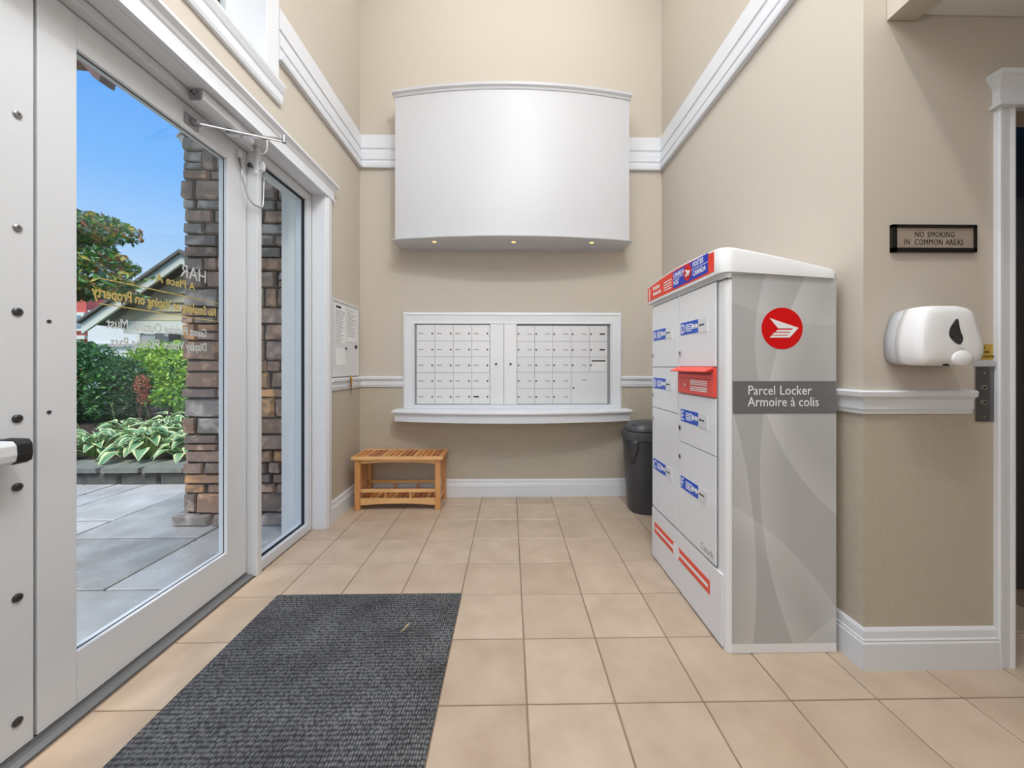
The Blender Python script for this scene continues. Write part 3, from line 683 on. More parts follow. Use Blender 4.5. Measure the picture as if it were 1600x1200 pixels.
for q, (u_) in enumerate((-0.645, 0.03, 0.700)):
    yy = 3.165 if q != 1 else 3.16
    bm = bmesh.new(); cylz(bm, u_, yy, 2.2585, 2.2625, 0.026, 20); t_ = obj('downlight', bm, 'trim_white', hd)
    bm = bmesh.new(); cylz(bm, u_, yy, 2.2570, 2.2584, 0.017, 16); obj('lens', bm, 'lamp_glow', t_)

# ---------------------------------------------------------------- mailboxes
mf = thing('mailbox_surround', 'white moulded wooden surround with bowed sill framing the mailboxes', 'frame', (0.025, YB - 0.02, 0.70))
def frame_piece(bm, x0, x1, z0, z1): box(bm, x0, x1, YB - 0.026, YB - 0.001, z0, z1)
FX0, FX1, FZ1, IX0, IX1, IZ0, IZ1 = -0.975, 1.025, 1.690, -0.872, 0.922, 0.846, 1.594
bm = bmesh.new(); prof = [(0, 0.001), (0, 0.020), (0.020, 0.026), (0.028, 0.020), (0.085, 0.020), (0.093, 0.024), (0.103, 0.024), (0.103, 0.001)]
rings = []
for (sx_, sz_, ox, oz) in ((1, 0, FX0, 0.812), (1, -1, FX0, FZ1), (-1, -1, FX1, FZ1), (-1, 0, FX1, 0.812)):
    rings.append([(ox + sx_ * a, YB - d, oz + (sz_ * a if sz_ else 0)) for a, d in prof])
loft(bm, rings); obj('casing', bm, 'trim_white', mf)
obox('bottom_casing', 'trim_white', (IX0 + 0.0005, IX1 - 0.0005, YB - 0.022, YB - 0.001, 0.812, IZ0), mf)
bm = bmesh.new(); loft(bm, [bow_ring(-1.040 + d, 1.086 - d, 3.262 + d, 3.112 + d, z, YB - 0.001) for d, z in ((0.004, 0.786), (0, 0.790), (0, 0.804), (0.006, 0.811))]); obj('sill', bm, 'trim_white', mf)
bm = bmesh.new(); loft(bm, [bow_ring(-1.022, 1.068, 3.282, 3.132, z, YB - 0.001) for z in (0.712, 0.7855)]); obj('apron', bm, 'trim_white', mf)

mb = thing('mailbox_bank', 'grey metal apartment mailbox bank of small locked doors', 'mailboxes', (0.025, YB - 0.01, IZ0))
obox('backing_plate', 'gap_mid', (IX0 + 0.001, IX1 - 0.001, YB - 0.006, YB - 0.001, IZ0 + 0.001, IZ1 - 0.001), mb)
def wx(u): return (u - 806.6) / 578 * YB / 1.0 * 1.0 + 0.0165 * YB
def wz(v): return 1.2 - (v - 571.9) / 578 * YB
YF = YB - 0.012
cL = [wx(u) for u in (652.0, 680.2, 708.7, 737.4, 765.7)]; rL = [wz(v) for v in (507.7, 533.2, 557.5, 582.3, 606.3, 631.0)]
cR = [wx(u) for u in (807.8, 835.3, 863.3, 892.2, 920.8, 949.2)]; rR = [wz(v) for v in (509, 533.3, 558, 581.5, 607.0, 631.0)]
def mdoor(x0, x1, z1, z0, side, black=False, big=False, paper=False):
    g_ = 0.0013
    d = obox('mailbox_door', 'cabinet_grey' if side else 'cabinet_light', (x0 + g_, x1 - g_, YF, YB - 0.0065, z0 + g_, z1 - g_), mb, bevel=0.001, seg=1)
    w = x1 - x0 if not big else 0.168; h_ = z1 - z0
    lxp = (x0 + 0.86 * w) if not side else x0 + 0.085 * w
    lz_ = z1 - 0.54 * (h_ if not big else 0.145) if not big else z0 + 0.5 * h_
    if big: lxp = x0 + 0.022
    bm = bmesh.new(); cyly(bm, lxp, YF - 0.003, YF - 0.0002, lz_, 0.0082, 12); obj('lock', bm, 'metal_dark', d)
    if paper:
        obox('mail_slot', 'slot_black', (x0 + 0.022, x1 - 0.018, YF - 0.0012, YF - 0.0002, z1 - 0.040, z1 - 0.028), d)
        bm = bmesh.new()
        for q in range(4): box(bm, x0 + 0.026, x1 - 0.022, YF - 0.001, YF - 0.0002, z1 - 0.060 - q * 0.019, z1 - 0.048 - q * 0.019)
        obj('name_card', bm, 'paper', d); return
    a, b = (0.10, 0.40) if not side else (0.57, 0.86)
    zc = z1 - 0.54 * h_ if not big else z1 - 0.070
    if black: obox('number_label', 'slot_black', (x0 + a * w, x0 + b * w, YF - 0.0012, YF - 0.0002, zc - 0.006, zc + 0.007), d, label='black number strip')
    else: obox('number_label', 'label_grey', (x0 + (a + 0.02) * w, x0 + (b - 0.02) * w, YF - 0.001, YF - 0.0002, zc - 0.005, zc + 0.006), d)
for c in range(4):
    for r in range(5): mdoor(cL[c], cL[c + 1], rL[r], rL[r + 1], 0, black=(c == 3 and r == 4))
for c in range(5):
    for r in range(5):
        if c >= 3 and r >= 3: continue
        mdoor(cR[c], cR[c + 1], rR[r], rR[r + 1], 1, black=(c == 4 and r < 2), paper=(c == 4 and r == 2))
mdoor(cR[3], cR[5], rR[3], rR[5], 1, big=True)
for a, b, lu in ((766.2, 786.9, 775.2), (787.5, 807.4, 797.8)):
    o_ = obox('master_lock_rail', 'cabinet_light', (wx(a), wx(b), YB - 0.020, YB - 0.0065, IZ0 + 0.002, IZ1 - 0.001), mb, bevel=0.002)
    bm = bmesh.new(); cyly(bm, wx(lu), YB - 0.0245, YB - 0.0202, wz(569), 0.0115, 14); obj('master_lock', bm, 'metal_dark', o_)
    bm = bmesh.new()
    for dx in (-0.019, 0.019):
        for dz in (-0.037, 0.037): cyly(bm, wx(lu) + dx, YB - 0.0212, YB - 0.0202, wz(569) + dz, 0.003, 8)
    obj('rivet', bm, 'metal', o_)

# ---------------------------------------------------------------- slatted bench
bx0, bx1, by0, by1 = -1.292, -0.582, 3.090, 3.386
bn = thing('slatted_bench', 'small slatted light-wood bench with lower shelf in the corner', 'bench', ((bx0 + bx1) / 2, (by0 + by1) / 2, 0))
lw = 0.045
for x in (bx0, bx1 - lw):
    for y in (by0, by1 - lw): obox('leg', 'wood_leg', (x, x + lw, y, y + lw, 0, 0.420), bn, bevel=0.003)
tx0, tx1, ty0, ty1 = -1.315, -0.560, 3.072, 3.386
tz0, tz1 = 0.421, 0.447
obox('seat_rail', 'wood', (tx0, tx1, ty0, ty0 + 0.030, tz0, tz1), bn, bevel=0.004); obox('seat_rail', 'wood', (tx0, tx1, ty1 - 0.028, ty1, tz0, tz1), bn, bevel=0.004)
obox('seat_rail', 'wood_slat', (tx0, tx0 + 0.040, ty0 + 0.0305, ty1 - 0.0285, tz0, tz1), bn, bevel=0.003); obox('seat_rail', 'wood_slat', (tx1 - 0.040, tx1, ty0 + 0.0305, ty1 - 0.0285, tz0, tz1), bn, bevel=0.003)
n = 15; sx0, sx1 = tx0 + 0.044, tx1 - 0.044; p_ = (sx1 - sx0) / n
for q in range(n):
    obox('slat', ('wood_slat', 'wood_slat_light', 'wood_red', 'wood_slat')[(q * 7 + q // 3) % 4], (sx0 + q * p_ + 0.0045, sx0 + (q + 1) * p_ - 0.0045, ty0 + 0.0305, ty1 - 0.0285, tz0 + 0.003, tz1 - 0.001), bn, bevel=0.002)
def arched(name, x0, x1, y, t, z0, z1, rise, m='wood'):
    bm = bmesh.new(); N = 12
    pts = [(x0, y, z1), (x1, y, z1)] + [(x1 + (x0 - x1) * q / N, y, z0 + rise * (1 - (2 * q / N - 1) ** 2)) for q in range(N + 1)]
    poly(bm, pts, (0, t, 0)); return obj(name, bm, m, bn)
for y in (by0 + 0.012, by1 - 0.034):
    arched('apron', bx0 + lw + 0.0005, bx1 - lw - 0.0005, y, 0.020, 0.384, 0.4205, 0.012)
    obox('rail', 'wood', (bx0 + lw + 0.0005, bx1 - lw - 0.0005, y, y + 0.020, 0.145, 0.170), bn, bevel=0.002)
    arched('lower_apron', bx0 + lw + 0.0005, bx1 - lw - 0.0005, y, 0.020, 0.038, 0.094, 0.014)
    for f in (0.335, 0.665):
        x = bx0 + lw + f * (bx1 - bx0 - 2 * lw); obox('spindle', 'wood_leg', (x - 0.008, x + 0.008, y + 0.003, y + 0.017, 0.0945, 0.1445), bn)
for x in (bx0 + 0.012, bx1 - 0.034):
    for z0, z1 in ((0.390, 0.4205), (0.145, 0.172), (0.060, 0.094)): obox('side_rail', 'wood_slat', (x, x + 0.020, by0 + lw + 0.0005, by1 - lw - 0.0005, z0, z1), bn, bevel=0.002)
    for f in (0.33, 0.67):
        y = by0 + lw + f * (by1 - by0 - 2 * lw); obox('side_slat', 'wood_leg', (x + 0.004, x + 0.016, y - 0.014, y + 0.014, 0.1725, 0.3895), bn)
n = 13; sx0, sx1 = bx0 + lw, bx1 - lw; p_ = (sx1 - sx0) / n
for q in range(n):
    obox('shelf_slat', ('wood_red', 'wood_slat', 'wood_slat_light', 'wood_red')[(q * 5 + q // 4) % 4], (sx0 + q * p_ + 0.004, sx0 + (q + 1) * p_ - 0.004, by0 + 0.033, by1 - 0.035, 0.080, 0.093), bn, bevel=0.002)

# ---------------------------------------------------------------- waste bin
cx, cy = 1.162, 3.085
bin_ = thing('waste_bin', 'dark grey plastic waste bin with dome lid behind the parcel locker', 'waste bin', (cx, cy, 0))
def ell(rx, ry, z, n=36, p=2.6):
    o = []
    for q in range(n):
        a = 2 * math.pi * q / n; c_, s_ = math.cos(a), math.sin(a)
        o.append((cx + rx * math.copysign(abs(c_) ** (2 / p), c_), cy + ry * math.copysign(abs(s_) ** (2 / p), s_), z))
    return o
bm = bmesh.new(); loft(bm, [ell(0.165, 0.135, 0), ell(0.170, 0.140, 0.012), ell(0.205, 0.162, 0.55), ell(0.208, 0.164, 0.600)]); obj('body', bm, 'bin_plastic', bin_, smooth=True).modifiers.new('es', 'EDGE_SPLIT').split_angle = R(50)
bm = bmesh.new(); loft(bm, [ell(0.209, 0.165, 0.596), ell(0.218, 0.172, 0.600), ell(0.220, 0.174, 0.650), ell(0.214, 0.170, 0.664), ell(0.195, 0.155, 0.662)]); obj('rim', bm, 'bin_lid', bin_, smooth=True).modifiers.new('es', 'EDGE_SPLIT').split_angle = R(50)
bm = bmesh.new(); loft(bm, [ell(0.194, 0.154, 0.661)] + [ell(0.194 * math.cos(R(a)) ** 0.6, 0.154 * math.cos(R(a)) ** 0.6, 0.662 + 0.085 * math.sin(R(a))) for a in (10, 30, 50, 68, 80, 87)])
ld = obj('dome_lid', bm, 'bin_lid', bin_, smooth=True)
bm = bmesh.new(); loft(bm, [[(1.02 + x, 3.02 + y, z) for x, y in ((-0.022, -0.015), (0.022, -0.02), (0.026, 0.015), (-0.018, 0.018))] for z in (0.700, 0.726)]); obj('lid_catch', bm, 'bin_plastic', ld, bevel=0.006)
bm = bmesh.new()
for q, (a0, a1) in enumerate(((207, 232),)):
    rings = []
    for i in range(7):
        z = 0.602 - 0.19 * i / 6
        ring = []
        for j in range(9):
            a = R(a0 + (a1 - a0) * j / 8 - 4 * i / 6 + (6 if j > 4 else -2) * math.sin(i * 0.9))
            rr = 1.0 + 0.03 * abs(math.sin(j * 2.1 + i)) + 0.04 * math.sin(math.pi * i / 6)
            k0 = ell(0.209 - 0.02 * i / 6, 0.165 - 0.012 * i / 6, z, 2)
            c_, s_ = math.cos(a), math.sin(a); pw = 2 / 2.6
            ring.append((cx + (0.211 - 0.013 * i / 6) * rr * math.copysign(abs(c_) ** pw, c_), cy + (0.167 - 0.01 * i / 6) * rr * math.copysign(abs(s_) ** pw, s_), z))
        inner = [(cx + (p[0] - cx) * 0.985, cy + (p[1] - cy) * 0.985, p[2]) for p in ring]
        rings.append(ring + inner[::-1])
    loft(bm, rings)
obj('liner_bag', bm, 'bag_plastic', bin_, smooth=True, label='shiny bunched liner hanging below the rim')

# ---------------------------------------------------------------- floor mat
bm = bmesh.new(); mx0, mx1, my0, my1 = -1.213, -0.256, 0.45, 1.950
loft(bm, [[(x, y, z) for x, y in rrect(mx0 + d, mx1 - d, my0 + d, my1 - d, 0.006, 2)] for d, z in ((0, 0.0006), (0, 0.005), (0.003, 0.008))])
tag(obj('entrance_mat', bm, 'mat_weave'), 'charcoal woven entrance mat lying on the tiles by the door', 'mat')
bm = bmesh.new(); tube(bm, [(-0.487, 1.665, 0.0105), (-0.478, 1.683, 0.0125), (-0.470, 1.705, 0.0125), (-0.466, 1.722, 0.0105)], [0.001, 0.0025, 0.003, 0.001], 6)
tag(obj('dry_leaf', bm, 'stick_yellow'), 'tiny pale yellow plant sliver on the charcoal mat', 'leaf')

# ---------------------------------------------------------------- notice board and hanging key
nb = thing('notice_board', 'white notice board on the left wall above the chair rail', 'notice board', (XL + 0.01, 3.10, 1.115))
obox('panel', 'board_white', (XL + 0.0005, XL + 0.010, 2.865, 3.338, 1.120, 1.722), nb)
bm = bmesh.new()
for b in ((2.860, 2.869, 1.115, 1.727), (3.334, 3.343, 1.115, 1.727), (2.869, 3.334, 1.115, 1.124), (2.869, 3.334, 1.712, 1.727)): box(bm, XL + 0.0005, XL + 0.016, *b)
obj('frame', bm, 'cabinet_grey', nb)
def sheet(y0, y1, z0, z1, label, lines, x=XL + 0.0115, grp='papers pinned on the notice board', name='paper_sheet', curl=0.0, head=False):
    t = thing(name, label, 'paper', (x, (y0 + y1) / 2, z0), grp)
    bm = bmesh.new(); N = 6
    a = [(x + curl * (i / N) ** 2, y0 + (y1 - y0) * i / N) for i in range(N + 1)]
    loft(bm, [[(p[0] + o, p[1], z) for p, o in [(q, 0) for q in a] + [(q, 0.0008) for q in a[::-1]]] for z in (z0, z1)]); obj('sheet', bm, 'paper', t)
    bm = bmesh.new(); r2 = random.Random(int(y0 * 1000)); z = z1 - (0.05 if head else 0.02)
    for q in range(lines):
        w = r2.uniform(0.45, 0.85) * (y1 - y0); box(bm, x + 0.0009, x + 0.0014, y0 + 0.015, min(y0 + 0.015 + w * (0.4 if curl else 1), y1 - 0.01), z - 0.004, z); z -= (z1 - z0 - 0.05) / max(lines, 1)
    if lines: obj('text_lines', bm, 'ink', t)
    else: bm.free()
    if head: obox('heading', 'ink_dark', (x + 0.0009, x + 0.0016, y0 + 0.02, y0 + 0.105, z1 - 0.030, z1 - 0.012), t)
    return t
sheet(2.900, 3.085, 1.385, 1.690, 'typed white page with black heading, left on the notice board', 16, head=True)
sheet(3.105, 3.322, 1.405, 1.690, 'faint typed page curling off the right edge of the notice board', 13, curl=0.0)
sheet(2.915, 3.085, 1.205, 1.345, 'blank white slip low on the notice board', 0)
for (y, z, l, r_) in ((3.085, 1.345, 'grey push pin above the blank slip on the notice board', 0.008), (3.285, 1.368, 'dark binder clip at right edge of the notice board', 0.013)):
    bm = bmesh.new(); loft(bm, [[(x, y + rr * math.cos(a), z + rr * math.sin(a) * 1.3) for a in [2 * math.pi * q / 10 for q in range(10)]] for x, rr in ((XL + 0.0128, r_), (XL + 0.020, r_), (XL + 0.026, r_ * 0.6))])
    tag(obj('push_pin', bm, 'metal_dark'), l, 'pin')
ky = thing('hanging_key', 'orange tagged pen hanging from the notice board over the rail', 'pen', (XL + 0.038, 3.135, 1.0))
bm = bmesh.new(); tube(bm, [(XL + 0.020, 3.135, 1.145), (XL + 0.036, 3.135, 1.122)], 0.0015, 6); obj('string', bm, 'paper', ky)
bm = bmesh.new(); box(bm, XL + 0.0335, XL + 0.0385, 3.128, 3.156, 1.025, 1.122); obj('tag', bm, 'tag_orange', ky, bevel=0.001)
bm = bmesh.new(); tube(bm, [(XL + 0.040, 3.120, 1.10), (XL + 0.040, 3.126, 1.02), (XL + 0.038, 3.138, 0.955)], [0.004, 0.004, 0.0015], 8); obj('pen', bm, 'ink_dark', ky)

# ---------------------------------------------------------------- wall by the corridor
pq = thing('no_smoking_plaque', 'black framed metal plaque reading no smoking in common areas', 'sign', (1.682, YC - 0.005, 1.652))
px0, px1, pz0, pz1 = 1.512, 1.852, 1.652, 1.760
obox('plate', 'plaque_metal', (px0 + 0.012, px1 - 0.010, YC - 0.009, YC - 0.001, pz0 + 0.012, pz1 - 0.010), pq)
bm = bmesh.new()
for b in ((px0, px1, pz0, pz0 + 0.016), (px0, px1, pz1 - 0.012, pz1), (px0, px0 + 0.017, pz0, pz1), (px1 - 0.010, px1, pz0, pz1)): box(bm, b[0], b[1], YC - 0.014, YC - 0.001, b[2], b[3])
obj('frame', bm, 'frame_black', pq)
for s_, x_, z_ in (('NO', 1.604, 1.7115), ('SMOKING', 1.655, 1.7115), ('IN', 1.560, 1.6815), ('COMMON', 1.603, 1.6815), ('AREAS', 1.729, 1.6815)):
    text('lettering', s_, 0.0315, 'engraved', pq, (x_, YC - 0.0095, z_), (1, 0, 0), UP, sx=0.74, spacing=1.10)

ds_ = thing('towel_dispenser', 'glossy white moulded paper dispenser with smoked window on the beige wall', 'dispenser', (1.60, YC - 0.06, 1.20))
out_px = [(215, 104), (400, 98), (500, 104), (570, 130), (605, 165), (628, 235), (650, 310), (672, 370), (690, 450), (685, 515), (655, 570), (600, 600), (520, 612), (400, 610), (260, 608), (165, 602), (128, 560), (112, 480), (110, 400), (125, 290), (155, 190), (180, 135)]
def d_w(a, b, Y):
    u, v = 1400 + a / 5.455, 460 + b / 5.455
    x, z = (u - 806.6) / 578, -(v - 571.9) / 578; rx, ry = x + 0.0165, 1 - 0.0165 * x
    return (rx / ry * Y, Y, 1.2 + z / ry * Y)
base_o = [d_w(a, b, 1.345) for a, b in out_px]
def cm(pts, sub=3):
    n = len(pts); o = []
    for i in range(n):
        p0, p1, p2, p3 = (Vector(pts[(i + j) % n]) for j in (-1, 0, 1, 2))
        for s in range(sub):
            t = s / sub; o.append(tuple(0.5 * ((2 * p1) + (p2 - p0) * t + (2 * p0 - 5 * p1 + 4 * p2 - p3) * t * t + (3 * p1 - p0 - 3 * p2 + p3) * t ** 3)))
    return o
base_o = cm(base_o); dcx, dcz = 1.592, 1.305
def dring(Y, s, dx=0, sz=None): return [(dcx + dx + (p[0] - dcx) * s, Y, dcz + (p[2] - dcz) * (sz or s)) for p in base_o]
bm = bmesh.new(); loft(bm, [dring(YC - 0.001, 0.90), dring(1.425, 0.95), dring(1.395, 0.975)]); obj('back_shell', bm, 'dispenser_grey', ds_, smooth=True)
bm = bmesh.new(); loft(bm, [dring(1.3945, 0.985), dring(1.37, 1.0), dring(1.345, 1.0), dring(1.330, 0.985), dring(1.320, 0.95), dring(1.313, 0.88), dring(1.308, 0.72), dring(1.306, 0.4), dring(1.306, 0.1)])
cov = obj('front_cover', bm, 'dispenser_white', ds_, smooth=True)
def dfront(pxs, Y0_, Y1_, m, name):
    bm = bmesh.new(); a = cm([d_w(a_, b_, Y0_) for a_, b_ in pxs], 3); poly(bm, a, (0, Y1_ - Y0_, 0)); return obj(name, bm, m, cov)
dfront([(524, 208), (535, 225), (548, 300), (572, 365), (568, 400), (545, 425), (515, 412), (470, 370), (458, 330), (470, 280), (495, 240)], 1.3035, 1.310, 'smoke_window', 'smoked_window')
bm = bmesh.new(); c_ = Vector(d_w(572, 548, 1.306)); loft(bm, [[(c_.x + r_ * 0.040 * math.cos(a), c_.y - y_, c_.z + 0.002 + r_ * 0.028 * math.sin(a)) for a in [2 * math.pi * q / 20 for q in range(20)]] for y_, r_ in ((-0.012, 1.05), (0.0, 1.0), (0.003, 0.85), (0.006, 0.6), (0.008, 0.3), (0.0085, 0.05))])
obj('lever', bm, 'dispenser_white', cov, smooth=True)
dfront([(405, 603), (440, 590), (458, 604), (440, 611)], 1.306, 1.312, 'rubber', 'paper_gap')
bm = bmesh.new(); box(bm, *(lambda a, b: (a[0], b[0], 1.3045, 1.307, b[2], a[2]))(d_w(515, 455, 1.3045), d_w(590, 459, 1.3045))); obj('seam', bm, 'dispenser_grey', cov)

cp = thing('call_panel', 'stainless lift key panel beside the white door casing', 'panel', (1.888, YC - 0.004, 0.98))
obox('plate', 'brushed', (1.858, 1.934, YC - 0.003, YC - 0.0005, 0.978, 1.197), cp)
obox('side_edge', 'chrome', (1.8555, 1.8578, YC - 0.004, YC - 0.0005, 0.978, 1.197), cp)
obox('top_ledge', 'dispenser_grey', (1.850, 1.934, YC - 0.010, YC - 0.0005, 1.1975, 1.220), cp, bevel=0.002)
for z, r_ in ((1.172, 0.004), (0.996, 0.004)):
    bm = bmesh.new(); cyly(bm, 1.893, YC - 0.0045, YC - 0.0031, z, r_, 10); obj('screw', bm, 'chrome', cp)
for z in (1.114, 1.055):
    bm = bmesh.new(); cyly(bm, 1.893, YC - 0.006, YC - 0.0031, z, 0.0105, 16); s_ = obj('key_switch', bm, 'chrome', cp)
    obox('keyhole', 'rubber', (1.889, 1.897, YC - 0.0068, YC - 0.0061, z - 0.004, z + 0.004), s_)
gs = thing('fire_notice', 'gold fire notice sticker between dispenser and door casing', 'sticker', (1.905, YC - 0.001, 1.222))
obox('plate', 'gold_sticker', (1.868, 1.932, YC - 0.0012, YC - 0.0003, 1.225, 1.287), gs)
for q, s in enumerate(('IN FIRE', 'USE STAIRS', 'NOT ELEVATOR')): text('lettering', s, 0.0125, 'engraved', gs, (1.871, YC - 0.0016, 1.270 - q * 0.018), (1, 0, 0), UP, sx=0.75)

# ================================================================ OUTDOORS
PZ = -0.03
def rock(name, variants, lo, hi, m, parent, rnd, jit=0.0):
    """one block: shares one of a few mesh variants, scaled to its size"""
    me = rnd.choice(variants)
    key = (me.name, m)
    if key not in rock_cache:
        c = me.copy(); c.materials.clear(); c.materials.append(M[m]); rock_cache[key] = c
    o = bpy.data.objects.new(name, rock_cache[key]); C.objects.link(o)
    c = (Vector(lo) + Vector(hi)) / 2; o.scale = Vector(hi) - Vector(lo)
    o.location = c - wpos(parent); o.parent = parent
    if jit: o.rotation_euler = (rnd.uniform(-jit, jit), rnd.uniform(-jit, jit), rnd.uniform(-jit, jit))
    return o
rock_cache = {}
def rock_variants(n, ch, rough, seed):
    r = random.Random(seed); out = []
    for _ in range(n):
        bm = bmesh.new(); s = []
        for sx_ in (-1, 1):
            ring = []
            for (a, b) in ((-1, -1), (0, -1), (1, -1), (1, 1), (0.1, 1), (-1, 1)):
                j = lambda: r.uniform(-rough, rough)
                ring.append((0.5 * a * (1 - ch * (abs(a) if sx_ < 0 else 0)) + j() * 0.4, sx_ * 0.5, 0.5 * b + (j() if sx_ < 0 else 0) * 0.8))
            s.append(ring)
        front = [(x * 0.91 + r.uniform(-rough, rough) * 0.5, -0.5 - 0.04 - r.uniform(0, rough) * 2.2, z * 0.84 + r.uniform(-rough, rough) * 0.8) for x, y, z in s[0]]
        mid = [(x, -0.5 + 0.14, z) for x, y, z in s[0]]
        back = s[1]
        rs = loft(bm, [front, mid, back])
        bmesh.ops.recalc_face_normals(bm, faces=bm.faces[:])
        me = bpy.data.meshes.new('block_shape'); bm.to_mesh(me); bm.free(); out.append(me)
    return out
RV = rock_variants(10, 0.05, 0.045, 5)

# pavement of slate-look slabs, laid over a dark joint bed
pv = sroot('pavement', (-5, 3, PZ - 0.06))
obox('joint_bed', 'joint', (-11, -1.61, -1.0, 3.93, PZ - 0.06, PZ - 0.014), pv)
obox('joint_bed', 'joint', (-1.80, -1.46, 0.15, 2.8, PZ - 0.06, PZ - 0.012), pv)
u_ = 0.31; rnd = random.Random(11); occ = set(); gxn, gyn = 22, 15
sy0 = 3.93 - gyn * u_
for iy in range(gyn):
    for ix in range(gxn):
        if (ix, iy) in occ: continue
        opts = [(2, 2), (3, 2), (2, 1), (3, 1), (1, 2), (2, 3), (1, 1)]; rnd.shuffle(opts)
        opts.sort(key=lambda s: -s[0] * s[1] + rnd.uniform(-3, 3))
        for w, h_ in opts + [(1, 1)]:
            cells = {(ix + a, iy + b) for a in range(w) for b in range(h_)}
            if not cells & occ and ix + w <= gxn and iy + h_ <= gyn: break
        occ |= cells
        x1 = -1.615 - ix * u_ - 0.009; x0 = -1.615 - (ix + w) * u_ + 0.009; y0 = sy0 + iy * u_ + 0.009; y1 = sy0 + (iy + h_) * u_ - 0.009
        bm = bmesh.new(); z = PZ + rnd.uniform(-0.0015, 0.0015)
        j = lambda: rnd.uniform(-0.004, 0.004)
        pts = [(x0 + j(), y0 + j()), ((x0 + x1) / 2, y0 + j()), (x1 + j(), y0 + j()), (x1 + j(), (y0 + y1) / 2), (x1 + j(), y1 + j()), ((x0 + x1) / 2, y1 + j()), (x0 + j(), y1 + j()), (x0 + j(), (y0 + y1) / 2)]
        mx_, my_ = (x0 + x1) / 2, (y0 + y1) / 2
        loft(bm, [[(x, y, PZ - 0.03) for x, y in pts], [(x, y, z - 0.004) for x, y in pts], [(mx_ + (x - mx_) * 0.985, my_ + (y - my_) * 0.985, z) for x, y in pts]])
        obj('slab', bm, rnd.choice(('slate_0', 'slate_1', 'slate_2')), pv)
obox('door_apron', 'slate_1', (-1.612, -1.602, 0.2, 2.8, PZ - 0.03, PZ), pv)

# stone pier
P0, P1, PY = -2.555, -1.64, 2.93
sp_ = thing('stone_pier', 'tall pier of rough brown and grey stones outside the door', 'stone pier', ((P0 + P1) / 2, PY + 0.3, PZ))
obox('core', 'mortar', (P0 + 0.03, P1 - 0.005, PY + 0.014, PY + 0.60, PZ, 3.75), sp_)
rnd = random.Random(21); z = PZ
STN = ['stone_%d' % i for i in range(6)]
x = P0 - 0.055
while x < P1:
    x2 = min(x + rnd.uniform(0.28, 0.42), P1)
    if P1 - x2 < 0.12: x2 = P1
    rock('base_stone', RV, (x + 0.004, PY - 0.045, PZ + 0.002), (x2 - 0.004, PY + 0.07, PZ + 0.075), 'stone_4', sp_, rnd); x = x2
for yy in (PY + 0.075, PY + 0.34): 
    rock('base_stone', RV, (P0 - 0.055, yy, PZ + 0.002), (P0 + 0.06, yy + 0.25, PZ + 0.075), 'stone_4', sp_, rnd)
z = PZ + 0.080; zi = 0
while z < 3.70:
    h_ = rnd.choice((0.075, 0.09, 0.105, 0.13, 0.155)); x = P0 + rnd.uniform(-0.014, 0.012); first = True
    while x < P1 - 0.01:
        w = rnd.choice((0.10, 0.16, 0.22, 0.28, 0.36)); x2 = x + w
        if P1 - x2 < 0.09: x2 = P1
        wgt = (3, 4, 3, 2, 2, 3) if z < 1.7 else (5, 2, 1, 0, 4, 5)
        m_ = rnd.choices(STN, wgt)[0]
        dpt = rnd.uniform(-0.012, 0.010)
        if h_ > 0.12 and w < 0.29 and rnd.random() < 0.3:
            hh = h_ * rnd.uniform(0.4, 0.6)
            for a, b in ((0, hh), (hh, h_)):
                rock('stone', RV, (x + 0.005, PY + dpt, z + a + 0.005), (x2 - 0.005, PY + 0.10, z + b - 0.005), rnd.choices(STN, wgt)[0], sp_, rnd)
        else: rock('stone', RV, (x + 0.005, PY + dpt, z + 0.005), (x2 - 0.005, PY + 0.10, z + h_ - 0.005), m_, sp_, rnd)
        if first:                                       # side face of the pier, turned away from the door
            yy = PY + 0.105
            while yy < PY + 0.58:
                y2 = min(yy + rnd.choice((0.22, 0.30)), PY + 0.60)
                if PY + 0.60 - y2 < 0.10: y2 = PY + 0.60
                rock('stone', RV, (P0 + rnd.uniform(-0.01, 0.01), yy + 0.004, z + 0.004), (P0 + 0.09, y2 - 0.004, z + h_ - 0.004), rnd.choices(STN, wgt)[0], sp_, rnd); yy = y2
        first = False; x = x2
    z += h_; zi += 1
# beam end with little cap at the pier, and brown bracket of the porch roof
be = thing('beam_end', 'small white capped beam end beside top of the stone pier', 'beam', (-2.60, 3.0, 2.95))
obox('beam', 'render_white', (-2.615, -2.570, 2.97, 3.6, 2.975, 3.025), be)
bm = bmesh.new(); poly(bm, [(-2.635, 2.96, 3.020), (-2.5925, 2.96, 3.062), (-2.5605, 2.96, 3.030), (-2.5605, 2.96, 3.018), (-2.5925, 2.96, 3.048), (-2.635, 2.96, 3.008)], (0, 0.6, 0)); obj('cap', bm, 'house_trim', be)
def at(u, v, Y):
    x, z_ = (u - 806.6) / 578, -(v - 571.9) / 578; ry = 1 - 0.0165 * x
    return Vector(((x + 0.0165) / ry * Y, Y, 1.2 + z_ / ry * Y))
bk = thing('roof_bracket', 'brown timber bracket of the porch roof at top of the glass door', 'bracket', tuple(at(150, 60, 3.2)))
bm = bmesh.new(); poly(bm, [at(a, b, 3.2) for a, b in ((96, 40), (175, 30), (168, 80), (155, 126), (146, 121), (136, 108), (124, 95), (96, 92))], (0, 0.12, 0)); obj('bracket', bm, 'timber_brown', bk)
bm = bmesh.new()
for a, b in ((128, 88), (146, 103), (140, 86)): c_ = at(a, b, 3.199); cyly(bm, c_.x, 3.190, 3.1995, c_.z, 0.014, 8)
obj('bolt', bm, 'metal_dark', bk)

